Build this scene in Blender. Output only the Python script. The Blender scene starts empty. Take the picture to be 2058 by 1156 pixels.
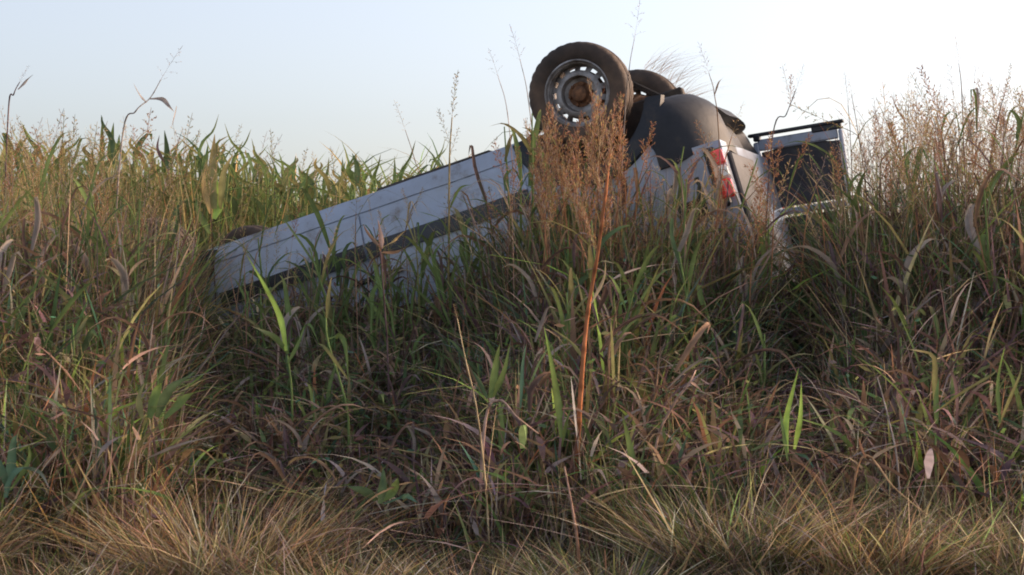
import bpy, math, random
import numpy as np
from mathutils import Vector, Matrix

random.seed(7)
rng = np.random.default_rng(11)
sc = bpy.context.scene
col = sc.collection
R = math.radians

# ------------------------------------------------------------------ camera, sky, sun, exposure
EYE = 1.6
FPX = 3600.0
cam = bpy.data.cameras.new('camera')
cam.sensor_width = 36.0
cam.lens = 36.0 * FPX / 2058.0
cam.clip_start = 0.1
cam.clip_end = 6000
cam_o = bpy.data.objects.new('camera', cam)
col.objects.link(cam_o)
cam_o.location = (0, 0, EYE)
cam_o.rotation_euler = (R(90), 0, 0)
sc.camera = cam_o

SUN_AZ, SUN_EL = 68.0, 20.0            # degrees to the right of the view axis (+Y), degrees up
wd = bpy.data.worlds.new('World')
sc.world = wd
wd.use_nodes = True
nt = wd.node_tree
bg = nt.nodes['Background']
sky = nt.nodes.new('ShaderNodeTexSky')
sky.sky_type = 'NISHITA'
sky.sun_disc = False
sky.sun_elevation = R(SUN_EL)
sky.sun_rotation = R(SUN_AZ)
sky.altitude = 50
sky.air_density = 1.0
sky.dust_density = 2.7
sky.ozone_density = 2.2
hs = nt.nodes.new('ShaderNodeHueSaturation')
hs.inputs['Saturation'].default_value = 0.58
nt.links.new(sky.outputs[0], hs.inputs['Color'])
tint = nt.nodes.new('ShaderNodeMixRGB')
tint.blend_type = 'MULTIPLY'
tint.inputs['Fac'].default_value = 1.0
tint.inputs['Color2'].default_value = (1.0, .96, .985, 1)
nt.links.new(hs.outputs[0], tint.inputs['Color1'])
nt.links.new(tint.outputs[0], bg.inputs['Color'])
bg.inputs['Strength'].default_value = 0.15

sl = bpy.data.lights.new('sun', 'SUN')
sl.energy = 3.0
sl.angle = R(20)
sl.color = (1.0, 0.66, 0.40)
so = bpy.data.objects.new('sun', sl)
col.objects.link(so)
sdir = Vector((math.sin(R(SUN_AZ)) * math.cos(R(SUN_EL)), math.cos(R(SUN_AZ)) * math.cos(R(SUN_EL)), math.sin(R(SUN_EL))))
so.rotation_euler = sdir.to_track_quat('Z', 'Y').to_euler()
so.location = (30, 10, 12)

vs = sc.view_settings
vs.view_transform = 'Standard'
vs.look = 'None'
vs.exposure = .84
vs.gamma = 1.0
vs.use_curve_mapping = False
sc.render.engine = 'CYCLES'
sc.cycles.max_bounces = 6
sc.cycles.transparent_max_bounces = 6
sc.cycles.pixel_filter_type = 'BLACKMAN_HARRIS'
sc.cycles.filter_width = 1.9

# ------------------------------------------------------------------ helpers
def ground(x, y):
    x = np.asarray(x, float); y = np.asarray(y, float)
    base = np.interp(y, [-50, 0, 5, 7, 9, 11, 12.5, 16, 40, 6000], [0, 0, .06, .32, .58, .85, 1.04, 1.12, 1.15, 1.0])
    w = np.clip((y - 4) / 4, 0, 1) * np.clip((60 - y) / 30, 0, 1)
    return base + w * (.05 * np.sin(x * 1.7 + y * .8) + .035 * np.sin(x * 3.9 - y * 2.1 + 1.0) + .02 * np.sin(x * 8.3 + y * 6.1))

def at(px, py, Y):
    return np.array(((px - 1029.0) / FPX * Y, Y, EYE + (578.0 - py) / FPX * Y))

def X(px, Y):
    return (px - 1029.0) / FPX * Y

def link(o, parent=None):
    col.objects.link(o)
    if parent is not None:
        o.parent = parent
    return o

def tag(o, label=None, cat=None, group=None, kind=None):
    if label: o['label'] = label
    if cat: o['category'] = cat
    if group: o['group'] = group
    if kind: o['kind'] = kind
    return o

def thing(name, label, cat, loc, group=None):
    o = bpy.data.objects.new(name, None)
    o.empty_display_size = .1
    o.location = loc
    link(o)
    return tag(o, label, cat, group)

def mesh(name, V, F, m=None, smooth=False):
    me = bpy.data.meshes.new(name)
    me.from_pydata([tuple(v) for v in V], [], [tuple(f) for f in F])
    if m: me.materials.append(m)
    if smooth:
        me.polygons.foreach_set('use_smooth', [True] * len(me.polygons))
    me.update()
    return me

def obj(name, V, F, m, parent=None, smooth=False):
    return link(bpy.data.objects.new(name, mesh(name, V, F, m, smooth)), parent)

def put(name, me, parent=None, mat=None):
    o = link(bpy.data.objects.new(name, me), parent)
    if mat is not None: o.matrix_local = mat
    return o

class MB:
    def __init__(s): s.v = []; s.f = []
    def add(s, V, F):
        n = len(s.v)
        s.v += [tuple(v) for v in V]; s.f += [tuple(i + n for i in f) for f in F]
        return s
    def box(s, c, d, bev=0.006, M=None):
        # chamfered box: centre c, full sizes d
        hx, hy, hz = d[0] / 2, d[1] / 2, d[2] / 2
        b = min(bev, hx * .9, hy * .9, hz * .9)
        V = []; idx = {}
        for sx in (-1, 1):
            for sy in (-1, 1):
                for sz in (-1, 1):
                    for k in range(3):
                        p = [sx * (hx - b), sy * (hy - b), sz * (hz - b)]
                        p[k] = (sx * hx, sy * hy, sz * hz)[k]
                        idx[(sx, sy, sz, k)] = len(V); V.append(p)
        F = []
        for k in range(3):
            a, c2 = [(1, 2), (2, 0), (0, 1)][k]
            for s_ in (-1, 1):
                q = []
                for (u, w) in ((-1, -1), (1, -1), (1, 1), (-1, 1)):
                    t = [0, 0, 0]; t[k] = s_; t[a] = u; t[c2] = w
                    q.append(idx[(*t, k)])
                F.append(q if s_ > 0 else q[::-1])
        for k in range(3):
            a, c2 = [(1, 2), (2, 0), (0, 1)][k]
            for u in (-1, 1):
                for w in (-1, 1):
                    t0 = [0, 0, 0]; t1 = [0, 0, 0]
                    t0[k] = -1; t1[k] = 1
                    for t in (t0, t1): t[a] = u; t[c2] = w
                    q = [idx[(*t0, a)], idx[(*t1, a)], idx[(*t1, c2)], idx[(*t0, c2)]]
                    F.append(q if u * w > 0 else q[::-1])
        for sx in (-1, 1):
            for sy in (-1, 1):
                for sz in (-1, 1):
                    q = [idx[(sx, sy, sz, k)] for k in range(3)]
                    F.append(q if sx * sy * sz > 0 else q[::-1])
        V = [Vector(v) for v in V]
        if M is not None: V = [M @ v for v in V]
        V = [v + Vector(c) for v in V]
        return s.add(V, F)
    def tube(s, P, r, n=6, cap=True):
        P = [Vector(p) for p in P]
        rr = r if hasattr(r, '__len__') else [r] * len(P)
        V = []; F = []
        ref = Vector((.13, .21, .97))
        for i, p in enumerate(P):
            t = (P[min(i + 1, len(P) - 1)] - P[max(i - 1, 0)])
            t.normalize()
            a = t.cross(ref if abs(t.dot(ref)) < .95 else Vector((1, 0, 0))).normalized(); b = t.cross(a)
            for k in range(n):
                th = 2 * math.pi * k / n
                V.append(p + (a * math.cos(th) + b * math.sin(th)) * rr[i])
        for i in range(len(P) - 1):
            for k in range(n):
                F.append((i * n + k, i * n + (k + 1) % n, (i + 1) * n + (k + 1) % n, (i + 1) * n + k))
        if cap:
            F.append(tuple(range(n))[::-1]); F.append(tuple((len(P) - 1) * n + k for k in range(n)))
        return s.add(V, F)
    def lathe(s, prof, n=48, axis='y', closed=True, c=(0, 0, 0)):
        V = []; F = []; m = len(prof)
        for k in range(n):
            th = 2 * math.pi * k / n
            for (r, h) in prof:
                V.append((c[0] + r * math.cos(th), c[1] + h, c[2] + r * math.sin(th)))
        for k in range(n):
            for i in range(m if closed else m - 1):
                j = (i + 1) % m
                F.append((k * m + i, k * m + j, ((k + 1) % n) * m + j, ((k + 1) % n) * m + i))
        return s.add(V, F)
    def build(s, name, m, parent=None, smooth=False):
        return obj(name, s.v, s.f, m, parent, smooth)

def autosmooth(o, ang=35):
    me = o.data
    me.polygons.foreach_set('use_smooth', [True] * len(me.polygons))
    try:
        me.set_sharp_from_angle(angle=R(ang))
    except Exception:
        pass

def spline(P, n):
    """points along a Catmull-Rom curve through P"""
    P = [np.asarray(p, float) for p in P]
    Q = [2 * P[0] - P[1]] + P + [2 * P[-1] - P[-2]]
    out = []
    segs = len(P) - 1
    for i in range(n + 1):
        u = i / n * segs; k = min(int(u), segs - 1); t = u - k
        p0, p1, p2, p3 = Q[k:k + 4]
        out.append(.5 * ((2 * p1) + (p2 - p0) * t + (2 * p0 - 5 * p1 + 4 * p2 - p3) * t * t + (3 * p1 - p0 - 3 * p2 + p3) * t ** 3))
    return out

# ------------------------------------------------------------------ materials
def nmat(name):
    m = bpy.data.materials.new(name); m.use_nodes = True
    nt = m.node_tree
    return m, nt, nt.nodes['Principled BSDF']

def noise_col(nt, scale, stops, detail=6, rough=.6, coord='Object'):
    tc = nt.nodes.new('ShaderNodeTexCoord')
    nz = nt.nodes.new('ShaderNodeTexNoise')
    nz.inputs['Scale'].default_value = scale; nz.inputs['Detail'].default_value = detail; nz.inputs['Roughness'].default_value = rough
    nt.links.new(tc.outputs[coord], nz.inputs['Vector'])
    cr = nt.nodes.new('ShaderNodeValToRGB')
    e = cr.color_ramp.elements
    e[0].position, e[0].color = stops[0][0], (*stops[0][1], 1)
    e[1].position, e[1].color = stops[-1][0], (*stops[-1][1], 1)
    for p, c in stops[1:-1]:
        x = e.new(p); x.color = (*c, 1)
    nt.links.new(nz.outputs['Fac'], cr.inputs['Fac'])
    return cr, nz

def simple(name, stops, rough=.5, metal=0.0, scale=8, bump=0.0, bscale=40, coat=0.0):
    m, nt, b = nmat(name)
    cr, nz = noise_col(nt, scale, stops)
    nt.links.new(cr.outputs[0], b.inputs['Base Color'])
    b.inputs['Roughness'].default_value = rough
    b.inputs['Metallic'].default_value = metal
    b.inputs['Coat Weight'].default_value = coat
    b.inputs['Coat Roughness'].default_value = .12
    if bump:
        n2 = nt.nodes.new('ShaderNodeTexNoise'); n2.inputs['Scale'].default_value = bscale
        tc = nt.nodes.new('ShaderNodeTexCoord'); nt.links.new(tc.outputs['Object'], n2.inputs['Vector'])
        bp = nt.nodes.new('ShaderNodeBump'); bp.inputs['Strength'].default_value = bump; bp.inputs['Distance'].default_value = .01
        nt.links.new(n2.outputs['Fac'], bp.inputs['Height']); nt.links.new(bp.outputs[0], b.inputs['Normal'])
    return m

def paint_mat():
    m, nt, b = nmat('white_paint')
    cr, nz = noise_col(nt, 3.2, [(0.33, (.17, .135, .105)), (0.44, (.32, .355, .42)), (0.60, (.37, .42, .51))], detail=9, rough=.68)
    nt.links.new(cr.outputs[0], b.inputs['Base Color'])
    b.inputs['Roughness'].default_value = .38
    b.inputs['Coat Weight'].default_value = .6
    b.inputs['Coat Roughness'].default_value = .15
    bp = nt.nodes.new('ShaderNodeBump'); bp.inputs['Strength'].default_value = .12; bp.inputs['Distance'].default_value = .02
    n2 = nt.nodes.new('ShaderNodeTexNoise'); n2.inputs['Scale'].default_value = 5; n2.inputs['Detail'].default_value = 3
    tc = nt.nodes.new('ShaderNodeTexCoord'); nt.links.new(tc.outputs['Object'], n2.inputs['Vector'])
    nt.links.new(n2.outputs['Fac'], bp.inputs['Height']); nt.links.new(bp.outputs[0], b.inputs['Normal'])
    return m

M = {}
M['paint'] = paint_mat()
M['black'] = simple('black_plastic', [(.3, (.012, .013, .016)), (.7, (.03, .03, .034))], rough=.42, scale=5, bump=.1)
M['bumper'] = simple('bumper_plastic', [(.3, (.007, .008, .011)), (.58, (.015, .016, .02)), (.8, (.06, .045, .032))], rough=.62, scale=6, bump=.5, bscale=9)
M['trim'] = simple('door_trim', [(.25, (.022, .022, .026)), (.6, (.05, .05, .058)), (.85, (.085, .075, .075))], rough=.6, scale=6, bump=.2)
M['under'] = simple('underbody', [(.25, (.018, .015, .012)), (.55, (.05, .04, .032)), (.8, (.11, .075, .045))], rough=.85, scale=7, bump=.5, bscale=25)
M['tyre'] = simple('tyre_rubber', [(.25, (.026, .019, .015)), (.48, (.065, .044, .032)), (.75, (.15, .095, .06))], rough=.8, scale=5, bump=.3, bscale=30)
M['rim'] = simple('steel_rim', [(.3, (.08, .058, .045)), (.50, (.27, .25, .235)), (.72, (.46, .45, .45))], rough=.5, metal=.35, scale=9, bump=.2)
M['rust'] = simple('rusty_iron', [(.3, (.05, .03, .02)), (.55, (.20, .09, .04)), (.75, (.33, .16, .07))], rough=.85, scale=24, bump=.4)
M['chrome'] = simple('grey_metal', [(.3, (.25, .25, .26)), (.7, (.5, .5, .5))], rough=.35, metal=.8, scale=10)
M['glass'] = simple('dark_glass', [(.3, (.012, .018, .016)), (.7, (.03, .045, .04))], rough=.08, scale=2)
def lens_mat(name, c, tr=.25):
    m, nt, b = nmat(name)
    b.inputs['Base Color'].default_value = (*c, 1); b.inputs['Roughness'].default_value = .15
    b.inputs['Coat Weight'].default_value = .5
    nz = nt.nodes.new('ShaderNodeTexWave'); nz.inputs['Scale'].default_value = 30
    tc = nt.nodes.new('ShaderNodeTexCoord'); nt.links.new(tc.outputs['Object'], nz.inputs['Vector'])
    bp = nt.nodes.new('ShaderNodeBump'); bp.inputs['Strength'].default_value = .25; bp.inputs['Distance'].default_value = .004
    nt.links.new(nz.outputs['Fac'], bp.inputs['Height']); nt.links.new(bp.outputs[0], b.inputs['Normal'])
    return m
M['red'] = lens_mat('red_lens', (.85, .05, .04))
M['clear'] = lens_mat('clear_lens', (.75, .72, .66))

def veg_mat(name, trans=.35, gloss=.0):
    m = bpy.data.materials.new(name); m.use_nodes = True
    nt = m.node_tree; nt.nodes.clear()
    out = nt.nodes.new('ShaderNodeOutputMaterial')
    a = nt.nodes.new('ShaderNodeAttribute'); a.attribute_name = 'Col'
    nz = nt.nodes.new('ShaderNodeTexNoise'); nz.inputs['Scale'].default_value = 14; nz.inputs['Detail'].default_value = 3
    geo = nt.nodes.new('ShaderNodeTexCoord'); nt.links.new(geo.outputs['Object'], nz.inputs['Vector'])
    mr = nt.nodes.new('ShaderNodeMapRange'); mr.inputs['From Min'].default_value = .25; mr.inputs['From Max'].default_value = .75
    mr.inputs['To Min'].default_value = .92; mr.inputs['To Max'].default_value = 1.6
    nt.links.new(nz.outputs['Fac'], mr.inputs['Value'])
    mx = nt.nodes.new('ShaderNodeVectorMath'); mx.operation = 'SCALE'
    nt.links.new(a.outputs['Color'], mx.inputs[0]); nt.links.new(mr.outputs[0], mx.inputs['Scale'])
    d = nt.nodes.new('ShaderNodeBsdfDiffuse'); t = nt.nodes.new('ShaderNodeBsdfTranslucent')
    mix = nt.nodes.new('ShaderNodeMixShader'); mix.inputs[0].default_value = trans
    nt.links.new(mx.outputs[0], d.inputs['Color']); nt.links.new(mx.outputs[0], t.inputs['Color'])
    nt.links.new(d.outputs[0], mix.inputs[1]); nt.links.new(t.outputs[0], mix.inputs[2])
    last = mix
    if gloss:
        g = nt.nodes.new('ShaderNodeBsdfGlossy'); g.inputs['Roughness'].default_value = .65
        fr = nt.nodes.new('ShaderNodeFresnel'); fr.inputs['IOR'].default_value = 1.2
        m2 = nt.nodes.new('ShaderNodeMixShader')
        nt.links.new(fr.outputs[0], m2.inputs[0]); nt.links.new(mix.outputs[0], m2.inputs[1]); nt.links.new(g.outputs[0], m2.inputs[2])
        last = m2
    nt.links.new(last.outputs[0], out.inputs['Surface'])
    return m
M['veg'] = veg_mat('grass_blades', .35)
M['leaf'] = veg_mat('broad_leaf', .3, 0)
M['stem'] = veg_mat('plant_stem', .05)

# ------------------------------------------------------------------ the setting: ground
def build_ground():
    xs = np.concatenate([[-3000, -600, -150, -60, -30], np.linspace(-16, 16, 129), [30, 60, 150, 600, 3000]])
    ys = np.concatenate([[-1000, -200, -60, -20, -6], np.linspace(0, 24, 121), [30, 40, 60, 100, 200, 600, 2000, 5000]])
    gx, gy = np.meshgrid(xs, ys)
    gz = ground(gx, gy)
    V = np.stack([gx, gy, gz], -1).reshape(-1, 3)
    nx = len(xs); F = []
    for j in range(len(ys) - 1):
        for i in range(nx - 1):
            a = j * nx + i
            F.append((a, a + 1, a + nx + 1, a + nx))
    m = simple('soil', [(.3, (.035, .026, .018)), (.5, (.07, .05, .034)), (.7, (.12, .09, .055))], rough=.95, scale=2.2, bump=.6, bscale=18)
    o = obj('ground', V, F, m, None, True)
    o['kind'] = 'structure'
build_ground()

# ------------------------------------------------------------------ the overturned van
YAW, PITCH = R(18), R(17)
fwd = Vector((-math.cos(YAW) * math.cos(PITCH), math.sin(YAW) * math.cos(PITCH), -math.sin(PITCH)))
near = Vector((-math.sin(YAW), -math.cos(YAW), 0))      # outward normal of the side facing the camera
near = (near - fwd * near.dot(fwd)).normalized()
upc = fwd.cross(near).normalized()                       # the van's own up
if upc.z > 0: upc = -upc
AX_Z = .14                                               # wheel centre in the van's frame (suspension hanging)
HALF = .80
wheel_c = Vector(at(1168, 190, 12.0))
origin = wheel_c - near * HALF - upc * AX_Z
VANM = Matrix((( fwd.x, near.x, upc.x, origin.x), (fwd.y, near.y, upc.y, origin.y), (fwd.z, near.z, upc.z, origin.z), (0, 0, 0, 1)))
MIRROR = VANM.to_3x3().determinant() < 0
WB = 3.4

def build_van():
    root = thing('overturned_van', 'white van lying upside down in the weeds with its wheels in the air', 'van', (0, 0, 0))
    # the Empty sits on the ground under the van and carries the van's own axes
    base = origin + fwd * 1.4 + upc * 1.35
    RM = VANM.copy()
    RM.translation = base
    if MIRROR:
        RM = RM @ Matrix.Diagonal((1, -1, 1, 1))
    root.matrix_world = RM
    root.location = base
    inv = RM.inverted()
    def loc(V):                                           # van frame (x forward, y near side, z up) -> Empty's frame
        A = inv @ VANM
        return [A @ Vector(v) for v in V]
    def vobj(name, V, F, m, parent=None, smooth=False):
        o = obj(name, loc(V), F, m, parent or root, smooth)
        return o
    def vmb(mb, name, m, parent=None, smooth=False):
        return vobj(name, mb.v, mb.f, m, parent, smooth)

    def zmax(x):
        return .14 + (2.89 - x * math.sin(PITCH) - 1.08) / .956
    PROF = [(.0, .30), (.45, .30), (.76, .30), (.845, .315), (.875, .36), (.893, .43), (.912, .50), (.935, .60), (.95, .70), (.957, .82), (.955, .94), (.945, 1.06),
            (.895, 1.28), (.835, 1.52), (.785, 1.72), (.72, 1.84), (.58, 1.91), (.32, 1.94), (.0, 1.95)]
    PZ = [p[1] for p in PROF]; PY = [p[0] for p in PROF]
    def taper(x):
        return np.interp(x, [-1.1, -.82, -.74, -.5, 3.3, 3.8, 4.05, 4.2], [.93, .955, .985, 1, 1, .95, .86, .74])
    def hgt(z, x):
        lim = min(1.95, zmax(x))
        belt = min(1.22, lim - .08)
        top_nat = np.interp(x, [-1.1, 2.4, 2.9, 3.4, 4.2], [1.95, 1.95, 1.5, 1.1, .95])
        top = min(lim, top_nat)
        if z <= belt: return z
        return belt + (z - belt) / (1.95 - belt) * (top - belt)
    def dent(x, z):
        return .008 * math.sin(3.1 * x + 2 * z) + .006 * math.sin(11 * x + 3 * math.sin(4 * z)) * math.sin(9 * z + x) - .035 * math.exp(-((x - 1.05 - .5 * (z - .5)) / .16) ** 2 - ((z - .52) / .10) ** 2) - .03 * math.exp(-((x - 2.45) / .2) ** 2 - ((z - .5) / .12) ** 2) - .04 * math.exp(-((x + .5) / .16) ** 2 - ((z - .95) / .14) ** 2) + .004 * math.sin(7.3 * x - 5 * z + 1) - .03 * math.exp(-((x - 1.9) / .25) ** 2 - ((z - .85) / .12) ** 2)
    def side_y(x, z):
        return float(np.interp(z, PZ[2:], PY[2:])) * float(taper(x)) + dent(x, z)
    # body shell, with wheel wells cut out
    xs = list(np.concatenate([[-.82, -.80, -.74, -.62, -.42, -.36], np.arange(-.30, 3.8, .15), [3.9, 4.05, 4.15, 4.2]]))
    full = [(y, z) for y, z in PROF] + [(-y, z) for y, z in PROF[-2:0:-1]]
    V = []; F = []; n = len(full)
    for x in xs:
        for (y, z) in full:
            lift = 0.0
            if x < -.36: lift = max(0, .74 - z) * min(1, (-.36 - x) / .05)          # the bumper covers this corner
            if x > 3.8: lift = max(0, .46 - z) * (x - 3.8) / .4
            s = -1 if y < 0 else 1
            yy = y * float(taper(x)) + (s * dent(x, z) if abs(y) > .8 else 0)
            V.append((x, yy, hgt(z + lift, x)))
    for i in range(len(xs) - 1):
        for k in range(n):
            F.append((i * n + k, i * n + (k + 1) % n, (i + 1) * n + (k + 1) % n, (i + 1) * n + k))
    F.append(tuple(range(n))); F.append(tuple((len(xs) - 1) * n + k for k in range(n))[::-1])
    body = vobj('body', V, F, M['paint'])
    body.data.materials.append(M['under'])
    import bmesh
    bm = bmesh.new(); bm.from_mesh(body.data); bmesh.ops.recalc_face_normals(bm, faces=bm.faces); bm.to_mesh(body.data); bm.free()
    cutters = []
    for cx in (0.0, WB):
        for s in (-1, 1):
            mb = MB(); N = 36; r = .44
            ring = [(cx + r * math.cos(2 * math.pi * k / N), .22 + r * .98 * math.sin(2 * math.pi * k / N)) for k in range(N)]
            mb.add([(x, s * .50, z) for x, z in ring] + [(x, s * 1.2, z) for x, z in ring],
                   [tuple(range(N)), tuple(range(2 * N - 1, N - 1, -1))] + [(k, N + k, N + (k + 1) % N, (k + 1) % N) for k in range(N)])
            c = vobj('cutter', mb.v, mb.f, M['under'])
            bm = bmesh.new(); bm.from_mesh(c.data); bmesh.ops.recalc_face_normals(bm, faces=bm.faces); bm.to_mesh(c.data); bm.free()
            cutters.append(c)
            md = body.modifiers.new('b', 'BOOLEAN'); md.object = c; md.operation = 'DIFFERENCE'; md.solver = 'EXACT'
            try: md.material_mode = 'TRANSFER'
            except Exception: pass
    dg = bpy.context.evaluated_depsgraph_get()
    me = bpy.data.meshes.new_from_object(body.evaluated_get(dg))
    old = body.data
    body.modifiers.clear(); body.data = me
    bpy.data.meshes.remove(old)
    for c in cutters:
        d = c.data; bpy.data.objects.remove(c); bpy.data.meshes.remove(d)
    autosmooth(body, 32)

    # side skins: each panel a thin shell proud of the body, both sides
    def panel(name, x0, x1, z0, z1, m, s, off=.012, nx=None, crop=None, parent=None, fold=.02):
        nx = nx or max(3, int((x1 - x0) / .12)); nz = max(2, int((z1 - z0) / .05))
        V = []; F = []
        for i in range(-1, nx + 2):
            for j in range(-1, nz + 2):
                ii = min(max(i, 0), nx); jj = min(max(j, 0), nz)
                x = x0 + (x1 - x0) * ii / nx; z = z0 + (z1 - z0) * jj / nz
                if crop: x, z = crop(x, z)
                edge = (i != ii) or (j != jj)
                y = side_y(x, z) + (off if not edge else -fold)
                V.append((x, s * y, hgt(z, x)))
        w = nz + 3
        for i in range(nx + 2):
            for j in range(nz + 2):
                q = (i * w + j, i * w + j + 1, (i + 1) * w + j + 1, (i + 1) * w + j)
                F.append(q if s > 0 else q[::-1])
        o = vobj(name, V, F, m, parent)
        autosmooth(o, 40)
        return o
    for s in (1, -1):
        panel('sill_panel', .46, 2.95, .312, .428, M['paint'], s, off=.010)
        d1 = panel('sliding_door', .50, 1.72, .440, 1.21, M['paint'], s, off=.014)
        d2 = panel('front_door', 1.735, 2.90, .440, 1.21, M['paint'], s, off=.014)
        panel('rub_strip', .50, 1.715, .655, .765, M['black'], s, off=.034, parent=d1)
        panel('rub_strip', 1.740, 2.88, .655, .765, M['black'], s, off=.034, parent=d2)
        panel('side_window', -.55, .40, 1.28, 1.66, M['glass'], s, off=.004)
        panel('side_window', .52, 1.66, 1.28, 1.66, M['glass'], s, off=.004)
        panel('side_window', 1.78, 2.6, 1.28, 1.6, M['glass'], s, off=.004)
        panel('quarter_window', -.62, -.43, .93, 1.20, M['glass'], s, off=.006)
        h = MB().box((1.80, s * (side_y(1.8, .9) + .03), .90), (.17, .03, .035), .01)
        vmb(h, 'handle', M['black'], d2)
        h = MB().box((1.58, s * (side_y(1.58, .9) + .03), .90), (.17, .03, .035), .01)
        vmb(h, 'handle', M['black'], d1)
    for cx in (0.0, WB):
        for s in (1, -1):
            V = []; F = []; N = 40
            for k in range(N + 1):
                a = R(12) + R(156) * k / N
                for q, (rr_, oo) in enumerate(((.425, -.06), (.43, .02), (.45, .03), (.545, .03), (.56, -.01))):
                    x_ = cx + rr_ * math.cos(a); z_ = .22 + rr_ * math.sin(a)
                    V.append((x_, s * (side_y(min(max(x_, -.8), 3.8), max(z_, .315)) + oo), hgt(z_, x_)))
            for k in range(N):
                for q in range(4): F.append((k * 5 + q, k * 5 + q + 1, (k + 1) * 5 + q + 1, (k + 1) * 5 + q))
            autosmooth(vobj('arch_trim', V, F, M['bumper']), 50)
    # rear bumper: plan outlines stacked in z, deep black plastic
    zs = [.33, .36, .42, .485, .505, .56, .64, .74, .80, .81]
    rear = [.60, .68, .755, .80, .81, .83, .845, .86, .865, .83]
    wid = [.80, .885, .93, .948, .952, .962, .972, .98, .98, .93]
    V = []; F = []; rows = []
    for z, r, w in zip(zs, rear, wid):
        pts = []
        xe = float(np.interp(z, [.3, .45, .66, .82], [.44, .40, .12, .02])) if False else .405
        cy = .62
        pts.append((-xe, w))
        for k in range(1, 12):
            a = math.pi / 2 * k / 11
            pts.append((-xe - (r - xe) * math.sin(a) ** .8, (w - cy) + cy * math.cos(a) ** .8))
        half = pts + [(-r, (w - cy) * (1 - k / 4)) for k in range(1, 5)]
        rowp = half + [(x, -y) for x, y in half[-2::-1]]
        rows.append(len(rowp)); V += [(x + (.11 * min(1, max(0, (.50 - y) / .06)) * min(1, max(0, (y + .74) / .06)) if z > .50 and x < -.5 else 0), y, z + (.26 * max(0, min(1, (.62 - y) / .25)) if z > .79 and x < -.5 else 0) + .012 * math.sin(4 * x + 2 * y) + .012 * math.sin(13 * x + 7 * y + 9 * z)) for x, y in rowp]
    n = rows[0]
    for i in range(len(zs) - 1):
        for k in range(n - 1):
            F.append((i * n + k, i * n + k + 1, (i + 1) * n + k + 1, (i + 1) * n + k))
    F.append(tuple(range(n))); F.append(tuple((len(zs) - 1) * n + k for k in range(n))[::-1])
    F.append(tuple(i * n for i in range(len(zs)))); F.append(tuple(i * n + n - 1 for i in range(len(zs)))[::-1])
    bumper = vobj('rear_bumper', V, F, M['bumper'])
    autosmooth(bumper, 50)
    # tail lights: red, clear and red lens stacked at each rear corner
    for s in (1, -1):
        tl = MB().box((-.742, s * .938, .975), (.08, .07, .40), .02, Matrix.Rotation(s * R(35), 3, 'Z'))
        t = vmb(tl, 'tail_light', M['black'])
        for z, h, m in ((.865, .10, 'red'), (.965, .085, 'clear'), (1.075, .125, 'red')):
            lm = MB().box((-.775, s * .955, z - .01), (.088, .088, h), .014, Matrix.Rotation(s * R(35), 3, 'Z'))
            vmb(lm, 'lens', M[m], t)
    # dark sheet painted in place of the shade inside the open rear doorway
    vmb(MB().box((-.835, .40, 1.22), (.035, .80, .80), .012), 'doorway_shade_sheet', M['trim'])
    # underbody: chassis rails, tank, exhaust, axle, sump
    rails = MB()
    for s in (-1, 1):
        rails.box((1.5, s * .42, .29), (4.2, .09, .08), .01)
    for x in (-.5, .55, 1.3, 2.1, 2.9): rails.box((x, 0, .29), (.08, .76, .07), .01)
    vmb(rails, 'chassis_frame', M['under'])
    vmb(MB().box((1.25, .42, .29), (.95, .28, .10), .04), 'fuel_tank', M['under'])
    vmb(MB().tube([(2.9, -.25, .27), (2.2, -.3, .27), (1.2, -.28, .27), (.5, -.5, .26), (.2, -.55, .12), (-.1, -.55, .06), (-.35, -.55, .22), (-.60, -.5, .33)], .025, 8), 'exhaust_pipe', M['rust'])
    vmb(MB().box((.95, -.30, .29), (.5, .26, .10), .04), 'silencer', M['rust'])
    ax = MB().tube([(0, -.72, AX_Z), (0, -.2, AX_Z), (0, .2, AX_Z), (0, .72, AX_Z)], .045, 12)
    ax.lathe([(.0, -.14), (.10, -.11), (.14, 0), (.10, .11), (.0, .14)], 16, closed=False, c=(0, 0, AX_Z))
    vmb(ax, 'rear_axle', M['under'])
    for s in (-1, 1):
        sp = MB()
        for q in range(3):
            sp.tube([(-.5, s * .5, .34 - .012 * q), (-.3, s * .5, .15 - .012 * q), (0, s * .5, .20 - .012 * q), (.3, s * .5, .15 - .012 * q), (.62, s * .5, .34 - .012 * q)], .014, 6)
        vmb(sp, 'leaf_spring', M['under'])
        vmb(MB().tube([(WB, s * .2, .24), (WB, s * .7, AX_Z + .04)], .035, 8), 'suspension_arm', M['under'])
    # front bumper crushed on the ground
    fb = []
    for k in range(13):
        a = math.pi * k / 12
        fb.append((3.75 + .52 * math.sin(a), .90 * math.cos(a)))
    V = []; F = []
    for z, sc_ in ((.42, .97), (.48, 1.02), (.62, 1.03), (.68, .98)):
        V += [(3.7 + (x - 3.7) * sc_, y * sc_, z) for x, y in fb]
    for i in range(3):
        for k in range(12): F.append((i * 13 + k, i * 13 + k + 1, (i + 1) * 13 + k + 1, (i + 1) * 13 + k))
    b2 = vobj('front_bumper', V, F, M['bumper'])
    sm = b2.modifiers.new('s', 'SOLIDIFY'); sm.thickness = .03
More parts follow.
